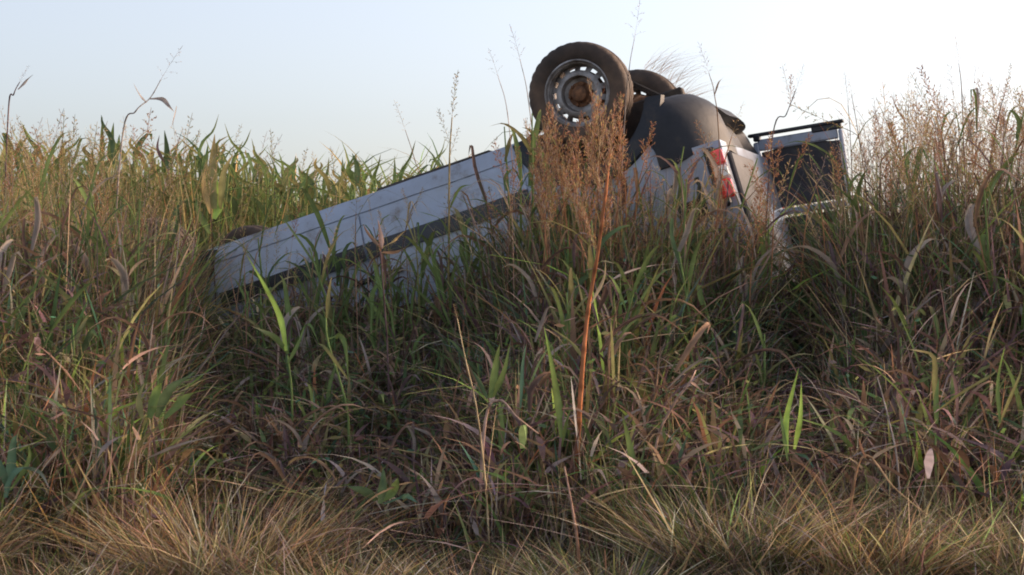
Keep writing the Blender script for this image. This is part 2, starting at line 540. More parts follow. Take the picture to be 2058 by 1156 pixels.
    # wheels
    def tyre_mesh():
        prof = [(.205, .085), (.222, .100), (.25, .112), (.285, .116), (.315, .110), (.333, .098), (.343, .080)]
        gro = [(.347, .062), (.347, .050), (.338, .047), (.338, .037), (.349, .034), (.349, .008), (.339, .005)]
        half = prof + gro
        full = half + [(r, -h) for r, h in half[::-1]]
        N = 96; V = []; F = []; m = len(full)
        for k in range(N):
            th = 2 * math.pi * k / N
            for i, (r, h) in enumerate(full):
                if 5 <= i <= 7 or m - 8 <= i <= m - 6:
                    r = r - (.005 if k % 3 == 0 else 0)                     # shoulder block gaps
                V.append((r * math.cos(th), h, r * math.sin(th)))
        for k in range(N):
            for i in range(m):
                j = (i + 1) % m
                F.append((k * m + i, ((k + 1) % N) * m + i, ((k + 1) % N) * m + j, k * m + j))
        return V, F
    def rim_mesh():
        mb = MB()
        mb.lathe([(.224, .098), (.226, .104), (.216, .106), (.206, .088), (.200, .070), (.196, -.06), (.214, -.098), (.208, -.098), (.190, -.06), (.193, .066), (.200, .086)], 48)
        # disc with 12 openings
        NH = 14; seg = NH * 4; r0, r1, r2, r3 = .196, .188, .158, .142
        h0, h1, h2, h3 = .030, .036, .052, .060
        V = []; F = []
        for (dy) in (0, -.006):
            for k in range(seg):
                th = 2 * math.pi * k / seg
                for r, h in ((r0, h0), (r1, h1), (r2, h2), (r3, h3), (.122, .060), (.112, .008), (.085, .004)):
                    V.append((r * math.cos(th), h + dy, r * math.sin(th)))
        for side in (0, 1):
            o = side * seg * 7
            for k in range(seg):
                for i in range(6):
                    if i == 1 and k % 4 in (1, 2): continue
                    a = o + k * 7 + i; b = o + ((k + 1) % seg) * 7 + i
                    q = (a, b, b + 1, a + 1)
                    F.append(q if side else q[::-1])
        mb.add(V, F)
        return mb
    def hub_mesh():
        mb = MB()
        mb.lathe([(.0, .002), (.085, .002), (.085, .010), (.058, .014), (.050, .058), (.038, .066), (.0, .068)], 20, closed=False)
        for k in range(6):
            a = 2 * math.pi * k / 6
            mb.lathe([(.0, .034), (.010, .034), (.013, .004), (.0, .004)], 6, closed=False, c=(.074 * math.cos(a), 0, .072 * math.sin(a)))
        return mb
    tv, tf = tyre_mesh()
    rm = rim_mesh(); hm = hub_mesh()
    bmx = MB().lathe([(.0, -.055), (.155, -.055), (.165, -.045), (.165, -.02), (.10, -.008), (.0, -.008)], 28, closed=False)
    protos = None
    for (cx, s, toe) in ((0, 1, 0), (0, -1, 0), (WB, 1, -9), (WB, -1, -9)):
        rot = Matrix.Translation((cx, s * HALF, AX_Z + (.15 if cx > 1 else 0))) @ Matrix.Rotation(R(toe), 4, 'Z') @ Matrix.Diagonal((1, s, 1, 1))
        def tr(V): return [rot @ Vector(v) for v in V]
        w = vobj('wheel', tr(rm.v), rm.f, M['rim'], None)
        autosmooth(w, 40)
        t = vobj('tyre', tr(tv), tf, M['tyre'], w); autosmooth(t, 30)
        hb = vobj('hub', tr(hm.v), hm.f, M['rust'], w); autosmooth(hb, 40)
        bk = vobj('brake_drum', tr(bmx.v), bmx.f, M['rust'], w); autosmooth(bk, 40)
    # rear door hanging open behind the van (hinge edge at the near rear corner)
    tl, tr_, bl = Vector(at(1512, 272, 13.30)), Vector(at(1690, 242, 13.05)), Vector(at(1552, 612, 13.30))
    e1 = (tr_ - tl); W = e1.length; e1.normalize()
    e2 = (bl - tl); e2 = (e2 - e1 * e2.dot(e1)); Hh = e2.length; e2.normalize()
    e3 = e1.cross(e2)                                     # thickness axis
    if e3.y > 0: e3 = -e3
    DM = Matrix(((e1.x, e3.x, e2.x, tl.x), (e1.y, e3.y, e2.y, tl.y), (e1.z, e3.z, e2.z, tl.z), (0, 0, 0, 1)))
    A = inv @ DM
    def dobj(mb, name, m, parent):
        return obj(name, [A @ Vector(v) for v in mb.v], mb.f, m, parent)
    mid = .60
    fr = MB()
    fr.box((.022, 0, Hh / 2 + .03), (.044, .05, Hh - .06), .01)
    fr.box((W - .013, 0, Hh / 2 + .03), (.030, .05, Hh - .06), .01)
    fr.box((W / 2, .002, .085), (W - .07, .04, .085), .01)
    fr.box((W / 2 , .002, mid), (W - .07, .056, .046), .012)
    fr.box((W / 2, .002, Hh - .03), (W - .07, .046, .05), .012)
    door = dobj(fr, 'rear_door', M['paint'], root)
    rail = MB().box((W / 2 - .005, .006, .006), (W + .05, .06, .026), .008)
    rail.box((W - .11, .008, .036), (.22, .05, .046), .008)
    rail.box((.035, .012, .03), (.05, .06, .05), .008)
    dobj(rail, 'bottom_rail', M['black'], door)
    pv = []; pf = []
    for i in range(13):
        for j in range(9):
            u, v = i / 12, j / 8
            pv.append((.05 + (W - .085) * u, -.004 - .022 * math.sin(math.pi * u) * math.sin(math.pi * v), .118 + .02 * math.cos(2 * math.pi * u) * (1 - v) + (mid - .155) * v))
    for i in range(12):
        for j in range(8): pf.append((i * 9 + j, i * 9 + j + 1, (i + 1) * 9 + j + 1, (i + 1) * 9 + j))
    nb = len(pv); pv += [(x, y - .012, z) for x, y, z in pv]
    pf += [tuple(k + nb for k in f[::-1]) for f in pf]
    pm = MB(); pm.add(pv, pf)
    tp = dobj(pm, 'trim_panel', M['trim'], door)
    dobj(MB().box((W / 2, 0, (mid + Hh) / 2), (W - .08, .006, Hh - mid - .085), .002), 'door_window', M['glass'], door)
    dobj(MB().box((W * .8, -.03, .40), (.11, .02, .04), .008), 'handle', M['black'], door)
    for z in (.14, .62, 1.0):
        dobj(MB().box((-.025, .015, z), (.07, .035, .06), .008), 'hinge', M['chrome'], door)
    return root
van = build_van()

# ------------------------------------------------------------------ vegetation generators
class Veg:
    """collects blades (strips of quads) with one colour each; builds one mesh fast"""
    def __init__(s): s.P = []; s.F = []; s.C = []; s.n = 0
    def add(s, P, F, C):
        s.P.append(P.reshape(-1, 3)); s.F.append(F.reshape(-1, 4) + s.n); s.C.append(C.reshape(-1, 3)); s.n += len(s.P[-1])
    def blades(s, root, az, h, lean, bend, width, cols, S=4, face=None, base_w=.6, peak=.3, twist=0.0):
        """root (N,3); az lean azimuth; lean: start slope; bend: sideways reach growing with t^2, relative to h"""
        N = len(root)
        t = np.linspace(0, 1, S + 1)[None, :]
        az = np.broadcast_to(az, (N,)); h = np.broadcast_to(h, (N,)); lean = np.broadcast_to(lean, (N,)); bend = np.broadcast_to(bend, (N,)); width = np.broadcast_to(width, (N,))
        out = h[:, None] * (lean[:, None] * t + bend[:, None] * t ** 2)
        drop = 0.42 * np.clip(np.abs(bend), 0, 2.2)[:, None] * t ** 3
        up = h[:, None] * (t - drop) / np.sqrt(1 + lean[:, None] ** 2)
        P = np.empty((N, S + 1, 3))
        P[..., 0] = root[:, 0:1] + np.cos(az)[:, None] * out
        P[..., 1] = root[:, 1:2] + np.sin(az)[:, None] * out
        P[..., 2] = root[:, 2:3] + up
        fa = rng.uniform(0, 2 * np.pi, N) if face is None else np.broadcast_to(face, (N,))
        fa = fa[:, None] + twist * t
        prof = np.where(t < peak, base_w + (1 - base_w) * t / peak, np.clip((1 - t) / (1 - peak), 0, 1) ** .8) * .5 + .02
        w = width[:, None] * prof
        d = np.stack([np.cos(fa) * w, np.sin(fa) * w, np.zeros_like(w)], -1)
        VV = np.stack([P - d, P + d], 2)                   # N, S+1, 2, 3
        idx = np.arange(N * (S + 1) * 2).reshape(N, S + 1, 2)
        F = np.stack([idx[:, :-1, 0], idx[:, :-1, 1], idx[:, 1:, 1], idx[:, 1:, 0]], -1)
        C = np.broadcast_to(cols[:, None, None, :], (N, S + 1, 2, 3))
        s.add(VV, F, np.ascontiguousarray(C))
        return P
    def bits(s, pos, direc, length, width, cols):
        """small flat diamond bits (spikelets, leaf scraps)"""
        N = len(pos)
        d = direc / (np.linalg.norm(direc, axis=1, keepdims=True) + 1e-9)
        r = rng.normal(size=(N, 3)); sd = np.cross(d, r); sd /= (np.linalg.norm(sd, axis=1, keepdims=True) + 1e-9)
        L = np.broadcast_to(length, (N,))[:, None]; W = np.broadcast_to(width, (N,))[:, None]
        V = np.stack([pos, pos + d * L * .5 + sd * W * .5, pos + d * L, pos + d * L * .5 - sd * W * .5], 1)
        F = np.arange(N * 4).reshape(N, 4)
        s.add(V, F, np.repeat(cols[:, None, :], 4, 1))
    def lines(s, A, B, w, cols):
        """thin straight strips A->B"""
        N = len(A)
        d = B - A; r = rng.normal(size=(N, 3)); sd = np.cross(d, r); sd /= (np.linalg.norm(sd, axis=1, keepdims=True) + 1e-9)
        W = np.broadcast_to(w, (N,))[:, None] * .5
        V = np.stack([A - sd * W, A + sd * W, B + sd * W * .5, B - sd * W * .5], 1)
        s.add(V, np.arange(N * 4).reshape(N, 4), np.repeat(cols[:, None, :], 4, 1))
    def arrays(s):
        return np.concatenate(s.P), np.concatenate(s.F), np.concatenate(s.C)
    def stamp(s, proto, pos, rotz, scale, tint=None, tilt=None):
        P, F, C = proto
        for k in range(len(pos)):
            c, sn = math.cos(rotz[k]), math.sin(rotz[k])
            Q = P * scale[k]
            if tilt is not None:                           # lean in x before turning
                Q = Q.copy(); Q[:, 0] += Q[:, 2] * tilt[k]
            Q = np.stack([Q[:, 0] * c - Q[:, 1] * sn, Q[:, 0] * sn + Q[:, 1] * c, Q[:, 2]], -1) + pos[k]
            s.add(Q, F, C if tint is None else C * tint[k])
    def mesh(s, name, m):
        P, F, C = s.arrays()
        return fast_mesh(name, P, F, C, m)

def fast_mesh(name, P, F, C, m):
    me = bpy.data.meshes.new(name)
    nv, nf = len(P), len(F)
    me.vertices.add(nv); me.vertices.foreach_set('co', P.astype(np.float32).ravel())
    me.loops.add(nf * 4); me.loops.foreach_set('vertex_index', F.astype(np.int32).ravel())
    me.polygons.add(nf); me.polygons.foreach_set('loop_start', np.arange(0, nf * 4, 4, dtype=np.int32))
    me.update(calc_edges=True)
    a = me.color_attributes.new('Col', 'FLOAT_COLOR', 'POINT')
    cc = np.ones((nv, 4), np.float32); cc[:, :3] = C
    a.data.foreach_set('color', cc.ravel())
    me.materials.append(m)
    return me

def tube_mesh(name, P, r, c, m, n=5):
    mb = MB().tube(P, r, n)
    V = np.array(mb.v); me = mesh(name, mb.v, mb.f, m, True)
    a = me.color_attributes.new('Col', 'FLOAT_COLOR', 'POINT')
    cc = np.ones((len(V), 4), np.float32)
    c = np.asarray(c, float)
    if c.ndim == 1: cc[:, :3] = c
    else: cc[:, :3] = np.repeat(c, n, 0)[:len(V)]
    a.data.foreach_set('color', cc.ravel())
    return me

def ribbon_mesh(name, P, w, c, m, side=None, fold=.35, n=10, tipc=None, peak=.3):
    """leaf blade along curve P: V-folded, three vertices across"""
    Q = spline(P, n); V = []; F = []; C = []
    c = np.asarray(c, float); tipc = c if tipc is None else np.asarray(tipc, float)
    sd0 = np.asarray(side if side is not None else (1, 0, 0), float)
    for i, p in enumerate(Q):
        t = i / n
        d = Q[min(i + 1, n)] - Q[max(i - 1, 0)]; d /= np.linalg.norm(d) + 1e-9
        sd = sd0 - d * sd0.dot(d); sd /= np.linalg.norm(sd) + 1e-9
        nr = np.cross(d, sd)
        pr = (.45 + .55 * t / peak) if t < peak else max(.03, ((1 - t) / (1 - peak)) ** .8)
        ww = w * .5 * pr
        wav = .12 * ww * math.sin(9 * t + w * 300)
        V += [p - sd * ww + nr * (fold * ww + wav), p, p + sd * ww + nr * (fold * ww - wav)]
        k = c * (1 - t ** 3) + tipc * t ** 3
        C += [k * .93, k * 1.12, k * .93]
    for i in range(n):
        a = i * 3
        F += [(a, a + 1, a + 4, a + 3), (a + 1, a + 2, a + 5, a + 4)]
    return fast_mesh(name, np.array(V), np.array(F), np.array(C), m)

# palette (albedo)
PAL = {
    'straw': (.44, .34, .20), 'gold': (.42, .29, .125), 'rust': (.33, .165, .09), 'brown': (.24, .155, .10), 'umber': (.115, .076, .062),
    'purple': (.14, .094, .094), 'grey': (.30, .255, .225), 'pale': (.56, .48, .36), 'green': (.135, .185, .065), 'dgreen': (.085, .12, .058),
    'lime': (.30, .43, .10), 'olive': (.21, .20, .085), 'teal': (.09, .16, .105), 'pink': (.40, .27, .21), 'ember': (.40, .16, .075),
}
for k in PAL: PAL[k] = np.array(PAL[k])
def pick(n, mix, var=.18):
    names = list(mix); p = np.array([mix[k] for k in names], float); p /= p.sum()
    ch = rng.choice(len(names), n, p=p)
    base = np.array([PAL[k] for k in names])[ch]
    return np.clip(base * rng.lognormal(0, var, (n, 1)) * rng.lognormal(0, .07, (n, 3)), .01, .8)

# seed-head (panicle) prototypes: rachis, whorled branches, spikelets; base at origin, growing up +z to length 1
def panicle(mix, nb=16, spread=.32, dens=7, droop=.0, seedlen=.045, seedw=.012, curl=.08, narrow=False):
    v = Veg()
    rz = np.linspace(0, 1, 9)
    rx = curl * rz ** 2
    A = np.stack([rx[:-1], 0 * rx[:-1], rz[:-1]], -1); B = np.stack([rx[1:], 0 * rx[1:], rz[1:]], -1)
    for q in range(2): v.lines(A, B, .011, pick(8, mix))
    for b in range(nb):
        u = (b / nb) ** .85 * .93
        a = b * 2.4 + rng.uniform(-.5, .5)
        L = spread * (1 - .72 * u) * rng.uniform(.6, 1.15)
        p0 = np.array((curl * u * u, 0, u))
        d = np.array((math.cos(a) * .72, math.sin(a) * .72, .8 - droop))
        if narrow: d = np.array((math.cos(a) * .26, math.sin(a) * .26, .95))
        pts = [p0 + d * L * t + np.array((0, 0, -droop * L * .9 * t * t)) + rng.normal(0, .006, 3) for t in np.linspace(0, 1, 4)]
        pts = np.array(pts)
        v.lines(pts[:-1], pts[1:], .006, pick(3, mix))
        n = max(2, int(dens * (.5 + L / spread * .7)))
        tt = rng.uniform(.18, 1, n)
        pos = np.stack([np.interp(tt, [0, .333, .667, 1], pts[:, i]) for i in range(3)], -1)
        dd = np.tile(d, (n, 1)) + rng.normal(0, .38, (n, 3)); dd[:, 2] -= droop
        v.bits(pos, dd, rng.uniform(.7, 1.3, n) * seedlen, seedw * rng.uniform(.7, 1.3, n), pick(n, mix))
    return v.arrays()

MIX_RUST = {'rust': 6, 'brown': 2, 'gold': 1, 'pink': 1}
MIX_STRAW = {'straw': 4, 'gold': 2, 'brown': 1, 'pink': 1}
MIX_GREY = {'grey': 3, 'brown': 2, 'purple': 1, 'pink': 1}
MIX_OLIVE = {'olive': 4, 'gold': 2, 'brown': 2}
MIX_TAN = {'rust': 4, 'brown': 3, 'straw': 2, 'gold': 1.5, 'umber': 1, 'pink': 1.5}
HEADS = {
    'plume': [panicle(MIX_TAN, 26, .42, 9, .0, .06, .012, .10, True), panicle(MIX_TAN, 20, .55, 8, .0, .07, .011, .2, True), panicle(MIX_TAN, 30, .34, 9, .0, .055, .013, .0, True)],
    'rust': [panicle(MIX_RUST, 24, .26, 12, .05, seedw=.017), panicle(MIX_RUST, 28, .20, 13, .0, seedw=.017), panicle(MIX_RUST, 20, .34, 11, .2, seedw=.017)],
    'straw': [panicle(MIX_STRAW, 15, .28, 6, .05), panicle(MIX_STRAW, 18, .2, 7, .0), panicle(MIX_STRAW, 12, .36, 5, .25)],
    'grey': [panicle(MIX_GREY, 13, .30, 5, .05), panicle(MIX_GREY, 16, .22, 6, .0), panicle(MIX_GREY, 10, .40, 4, .2)],
    'olive': [panicle(MIX_OLIVE, 20, .17, 9, .0), panicle(MIX_OLIVE, 24, .13, 10, .0), panicle(MIX_OLIVE, 18, .2, 8, .1)],
}
HEAD_MESH = {k: [fast_mesh('seed_head', *p, M['veg']) for p in v] for k, v in HEADS.items()}

# ------------------------------------------------------------------ where plants may stand
CARC = np.array(origin.xy); FW2 = np.array(fwd.xy); FW2 /= np.linalg.norm(FW2); NE2 = np.array(near.xy); NE2 /= np.linalg.norm(NE2)
def car_uv(x, y):
    d = np.stack([x - CARC[0], y - CARC[1]], -1)
    return d @ FW2, d @ NE2
def outside_car(x, y, pad=.06):
    u, v = car_uv(x, y)
    ins = (u > -1.35) & (u < 4.35) & (np.abs(v) < 1.02 + pad)
    return ~ins
def front_of_car(x, y):
    u, v = car_uv(x, y)
    return v > 0

# dense vegetation top (photo row) just in front of the van, by photo column
TOPX = [-900, 0, 120, 250, 330, 385, 410, 600, 800, 930, 1010, 1080, 1150, 1260, 1350, 1480, 1560, 1640, 1720, 1850, 2058, 3000]
TOPY = [400, 400, 390, 400, 450, 620, 665, 625, 615, 585, 520, 400, 340, 365, 390, 410, 510, 505, 350, 320, 310, 310]
def front_h(x, y):
    px = 1029 + x / y * FPX
    T = np.interp(px, TOPX, TOPY)
    yr = np.where(px < 420, 12.4, 11.3)
    ztop = EYE + (578 - T) / FPX * yr
    h = ztop - ground(x, yr)
    k = np.interp(y, [6.5, 7.8, 9.5, 11.2], [.42, .55, .78, 1.0])
    kk = np.where(px > 1050, np.interp(y, [6.5, 8, 9.5, 11.2], [.30, .38, .55, 1.0]), k)
    return np.clip(h * kk, .22, 3)

def scatter(n, x0, x1, y0, y1, cond=None):
    x = rng.uniform(x0, x1, n); y = rng.uniform(y0, y1, n)
    ok = outside_car(x, y)
    if cond is not None: ok &= cond(x, y)
    return x[ok], y[ok]
def frust(n, y0, y1, p0=-500, p1=2560, cond=None):
    """roots spread over the wedge of ground in view, and well past its sides"""
    u = rng.uniform(0, 1, n); y = np.sqrt(y0 ** 2 + u * (y1 ** 2 - y0 ** 2))
    px = rng.uniform(p0, p1, n)
    x = (px - 1029) / FPX * y
    ok = outside_car(x, y)
    if cond is not None: ok &= cond(x, y)
    return x[ok], y[ok]
def roots(x, y): return np.stack([x, y, ground(x, y) - .02], -1)
def patch(x, y, s=1.3, ph=0.0):
    """slow pattern in -1..1 so that species gather in drifts"""
    return (np.sin(x * s * 1.9 + ph) * np.sin(y * s * 1.3 + 1.7 * ph) + .6 * np.sin(x * s * 4.1 + y * s * 2.3 + ph * 3) + .4 * np.sin(x * s * 8.7 - y * s * 6.1 + ph)) / 2.0

# ---- litter of dead grass on the soil
v = Veg()
x, y = frust(26000, 5.5, 15, -700, 2760)
n = len(x)
v.blades(roots(x, y), rng.uniform(0, 6.28, n), rng.uniform(.12, .38, n), rng.uniform(.3, 1.6, n), rng.uniform(0, .9, n), rng.uniform(.004, .010, n),
         pick(n, {'brown': 4, 'umber': 3, 'grey': 2, 'purple': 2, 'straw': 1.0}), S=3)
o = put('grass_litter', v.mesh('grass_litter', M['veg']))
tag(o, 'brown matted dead grass covering the soil under the weeds', 'dead grass', kind='stuff')

# ---- tangled undergrowth in front of the van
v = Veg()
x, y = frust(40000, 7.6, 13.2, -600, 2660, cond=lambda x, y: front_of_car(x, y))
n = len(x); H = front_h(x, y)
pt = patch(x, y, 1.4, .4)
px = 1029 + x / y * FPX
leftish = np.clip((620 - px) / 400, 0, 1)
kind = rng.uniform(0, 1, n)
cA = pick(n, {'dgreen': 3, 'green': 2.2, 'teal': 1.3, 'olive': 1.5, 'purple': 1.2, 'umber': 1.2})
cB = pick(n, {'brown': 3, 'umber': 2.2, 'purple': 2.2, 'grey': 2, 'rust': .9, 'straw': .7, 'pink': .5})
cC = pick(n, {'straw': 3.4, 'gold': 2, 'olive': 3.2, 'brown': 2.4, 'grey': 1, 'green': 2.6})
gp = np.where(y > 9.6, np.interp(px, [0, 420, 600, 900, 1300, 1500, 1700, 2058], [.45, .45, .55, .6, .66, .5, .36, .36]), np.interp(px, [0, 200, 300, 900, 1050, 1500, 1650, 2058], [.5, .45, .26, .28, .42, .42, .22, .28]))
sel = np.where((kind + pt * .35) < gp, 0, 1)
cols = np.where((sel == 0)[:, None], cA, cB)
gold = (rng.uniform(0, 1, n) < leftish * .6)
cols = np.where(gold[:, None], cC, cols)
hh = H * rng.uniform(.42, 1.08, n)
wd_ = np.where(sel == 0, rng.uniform(.008, .024, n), rng.uniform(.004, .013, n))
v.blades(roots(x, y), rng.uniform(0, 6.28, n), hh, np.abs(rng.normal(0, .30, n)), np.abs(rng.normal(0, .42, n)), wd_, cols, S=5, twist=1.2)
# small forb leaves through the upper half of the tangle
x, y = frust(13000, 8.2, 13.0, -500, 2560, cond=front_of_car)
n = len(x); H = front_h(x, y)
z = ground(x, y) + H * rng.uniform(.3, .98, n)
d = rng.normal(size=(n, 3)); d[:, 2] = rng.normal(-.1, .5, n)
v.bits(np.stack([x, y, z], -1), d, rng.uniform(.03, .095, n), rng.uniform(.008, .024, n), pick(n, {'dgreen': 3, 'green': 2.4, 'umber': 1.6, 'purple': 1.6, 'brown': 1.6, 'teal': 1, 'pink': .35, 'olive': 1}))
# thin crossing stems
x, y = frust(7000, 7.6, 12.8, -500, 2560, cond=front_of_car)
n = len(x); H = front_h(x, y)
v.blades(roots(x, y), rng.uniform(0, 6.28, n), H * rng.uniform(.7, 1.15, n), np.abs(rng.normal(0, .4, n)), rng.normal(0, .2, n), rng.uniform(.004, .008, n),
         pick(n, {'brown': 3, 'straw': 3, 'pale': 1.2, 'rust': 1.5, 'grey': 2, 'purple': 2, 'pink': 1.6}), S=5, base_w=1.0, peak=.6)
# taller weeds pressed up against the van
x, y = frust(15000, 10.3, 12.6, 150, 2500, cond=lambda x, y: front_of_car(x, y) & (rng.uniform(0, 1, len(x)) < np.interp(1029 + x / y * FPX, [150, 380, 430, 900, 1060, 1250, 1480, 1560, 1700, 1760, 2500], [.9, .6, .12, .2, .8, 1, .7, .15, .15, .9, .8])))
n = len(x); H = front_h(x, y)
px = 1029 + x / y * FPX
up = np.where((px > 430) & (px < 1050), rng.uniform(.7, 1.7, n), rng.uniform(.7, 1.25, n))
v.blades(roots(x, y), rng.uniform(0, 6.28, n), H * up, np.abs(rng.normal(0, .16, n)), np.abs(rng.normal(0, .25, n)), rng.uniform(.006, .02, n),
         pick(n, {'green': 3, 'dgreen': 3, 'olive': 2.5, 'brown': 2.5, 'grey': 1, 'umber': 2, 'purple': 1.5, 'straw': .7, 'rust': .8}), S=5, twist=1.4)
# dead leaves hanging curled in the tangle
x, y = frust(7000, 7.6, 12.6, -400, 2460, cond=front_of_car)
n = len(x); H = front_h(x, y)
rr = roots(x, y); rr[:, 2] += H * rng.uniform(.15, .85, n)
v.blades(rr, rng.uniform(0, 6.28, n), rng.uniform(.12, .36, n), rng.uniform(.4, 1.6, n), rng.uniform(.6, 2.0, n), rng.uniform(.016, .044, n),
         pick(n, {'brown': 3, 'purple': 3, 'umber': 2, 'grey': 2, 'pink': 1, 'olive': 1.6, 'green': 1.5, 'dgreen': 2, 'straw': .7}, .3), S=6, twist=2.5)
# wide strap leaves of coarse grasses, arching
x, y = frust(9000, 7.8, 12.8, -400, 2460, cond=front_of_car)
n = len(x); H = front_h(x, y)
px = 1029 + x / y * FPX
rr = roots(x, y); rr[:, 2] += H * rng.uniform(.0, .45, n)
cg = pick(n, {'green': 4, 'dgreen': 3, 'olive': 2, 'teal': 1.4, 'lime': .5}, .25); cb = pick(n, {'brown': 3, 'purple': 2.6, 'umber': 2, 'grey': 1.6, 'straw': .8, 'rust': .6}, .25)
gp = np.where(y > 9.4, np.interp(px, [0, 420, 900, 1300, 1500, 1700, 2058], [.6, .5, .6, .75, .6, .45, .5]), np.interp(px, [0, 250, 400, 900, 1100, 1500, 1700, 2058], [.6, .5, .25, .3, .5, .5, .25, .35]))
cols = np.where((rng.uniform(0, 1, n) < gp + .3 * patch(x, y, 1.7, 3.3))[:, None], cg, cb)
v.blades(rr, rng.uniform(0, 6.28, n), H * rng.uniform(.45, .95, n), np.abs(rng.normal(.1, .25, n)), np.abs(rng.normal(.3, .5, n)), rng.uniform(.018, .042, n), cols, S=6, twist=1.6, base_w=.5)
o = put('undergrowth', v.mesh('undergrowth', M['veg']))
tag(o, 'dark tangled green and brown weeds filling the bank in front of the van', 'weeds', kind='stuff')

# ---- dry golden grass on the left, beside and behind the van
v = Veg()
def left_zone(x, y):
    px = 1029 + x / y * FPX
    return ~((px > 1500) & (px < 1735) & (y < 13.4)) & (~front_of_car(x, y) | (px < 392)) & (rng.uniform(0, 1, len(x)) < np.interp(px, [-800, 350, 600, 900, 1200, 1500, 2700], [1, 1, .6, .35, .3, .4, .5]))
x, y = frust(42000, 11.2, 17.5, -700, 2700, cond=left_zone)
n = len(x)
px = 1029 + x / y * FPX
Ttop = np.interp(px, [-700, 0, 420, 560, 700, 900, 1100, 1300, 1480, 1700, 2058, 2700], [262, 268, 280, 335, 370, 370, 420, 450, 440, 395, 360, 360])
hz = (EYE + (578 - Ttop) / FPX * 15.0) - ground(x, 15.0)
hz = hz * np.interp(y, [11.2, 13, 15, 17.5], [.62, .80, 1.0, 1.08])
pt = patch(x, y, 1.1, 2.2)
c1 = pick(n, {'gold': 1.8, 'straw': 2.4, 'olive': 4, 'brown': 2, 'green': 3.4, 'rust': .5})
c2 = pick(n, {'green': 4, 'olive': 2.4, 'dgreen': 2, 'lime': .7, 'gold': 1})
cols = np.where((rng.uniform(-.6, .6, n) + pt < np.where((px > 380) & (px < 1100), .35, -.12))[:, None], c2, c1)
v.blades(roots(x, y), rng.uniform(0, 6.28, n), hz * rng.uniform(.5, 1.05, n), np.abs(rng.normal(0, .13, n)), np.abs(rng.normal(0, .22, n)), rng.uniform(.004, .022, n), cols, S=4, twist=1.0)
o = put('dry_grass', v.mesh('dry_grass', M['veg']))
tag(o, 'tall golden and green grass standing behind and beside the van', 'tall grass', kind='stuff')

# ---- mass of seeding grass, mostly right of the van and thinly elsewhere
v = Veg()
def seed_zone(x, y):
    px = 1029 + x / y * FPX
    return ~((px > 1510) & (px < 1725) & (y < 13.4) & (rng.uniform(0, 1, len(x)) < .8)) & ~((px > 390) & (px < 440) & front_of_car(x, y)) & (rng.uniform(0, 1, len(x)) < np.interp(px, [-600, 300, 430, 1000, 1080, 1260, 1480, 1720, 1800, 2700], [.9, .95, .14, .15, .4, .35, .35, .6, 1, 1]))
x, y = frust(3600, 10.2, 16.5, -600, 2660, cond=seed_zone)
n = len(x)
px = 1029 + x / y * FPX
Ttop = np.interp(px, [-600, 0, 420, 700, 900, 1060, 1260, 1480, 1600, 1720, 1800, 2058, 2700], [250, 255, 265, 330, 330, 330, 330, 330, 340, 300, 225, 190, 190])
Tspr = rng.uniform(-45, 130, n)
infr = front_of_car(x, y) & (px > 430) & (px < 1720)
Tt = Ttop + Tspr + np.where(infr, rng.uniform(60, 200, n), 0) + np.where((px < 430) & (rng.uniform(0, 1, n) < .6), rng.uniform(0, 380, n), 0)
h = np.clip((EYE + (578 - Tt) / FPX * y) - ground(x, y), .5, 2.9)
az = rng.uniform(0, 6.28, n); ln = np.abs(rng.normal(0, .10, n)); bd = np.abs(rng.normal(0, .10, n))
hm_ = {'brown': 3, 'straw': 1.6, 'rust': .6, 'grey': 2.4, 'olive': 2, 'umber': 1.5}
P = v.blades(roots(x, y), az, h * .84, ln, bd, rng.uniform(.0045, .0075, n), pick(n, hm_), S=6, base_w=1.0, peak=.85)
tips = P[:, -1, :]
hk = ['rust', 'straw', 'grey', 'olive']
pr = np.where((px > 1270)[:, None], np.array([[.10, .34, .42, .14]]), np.array([[.12, .38, .22, .28]]))
for i in range(n):
    k = hk[int(rng.choice(4, p=pr[i]))]
    v.stamp(HEADS[k][int(rng.integers(3))], tips[i:i + 1] - np.array((0, 0, .01)), [az[i]], [h[i] * rng.uniform(.14, .22)], None, [ln[i] + 1.6 * bd[i]])
# leaves on those stems
m_ = rng.uniform(0, 1, n) < .8
for rep in range(2):
    f = rng.uniform(.25, .7, n)
    k = (f * 6).astype(int)
    base = P[np.arange(n), k]
    v.blades(base[m_], rng.uniform(0, 6.28, m_.sum()), h[m_] * rng.uniform(.14, .3, m_.sum()), rng.uniform(.3, .9, m_.sum()), rng.uniform(.3, 1.1, m_.sum()), rng.uniform(.006, .014, m_.sum()),
             pick(m_.sum(), {'green': 2, 'olive': 2, 'brown': 2, 'straw': 1.4, 'grey': 1}), S=4)
o = put('seeding_grass', v.mesh('seeding_grass', M['veg']))
tag(o, 'mass of seeding grass with feathery tops beside and behind the van', 'seeding grass', kind='stuff')

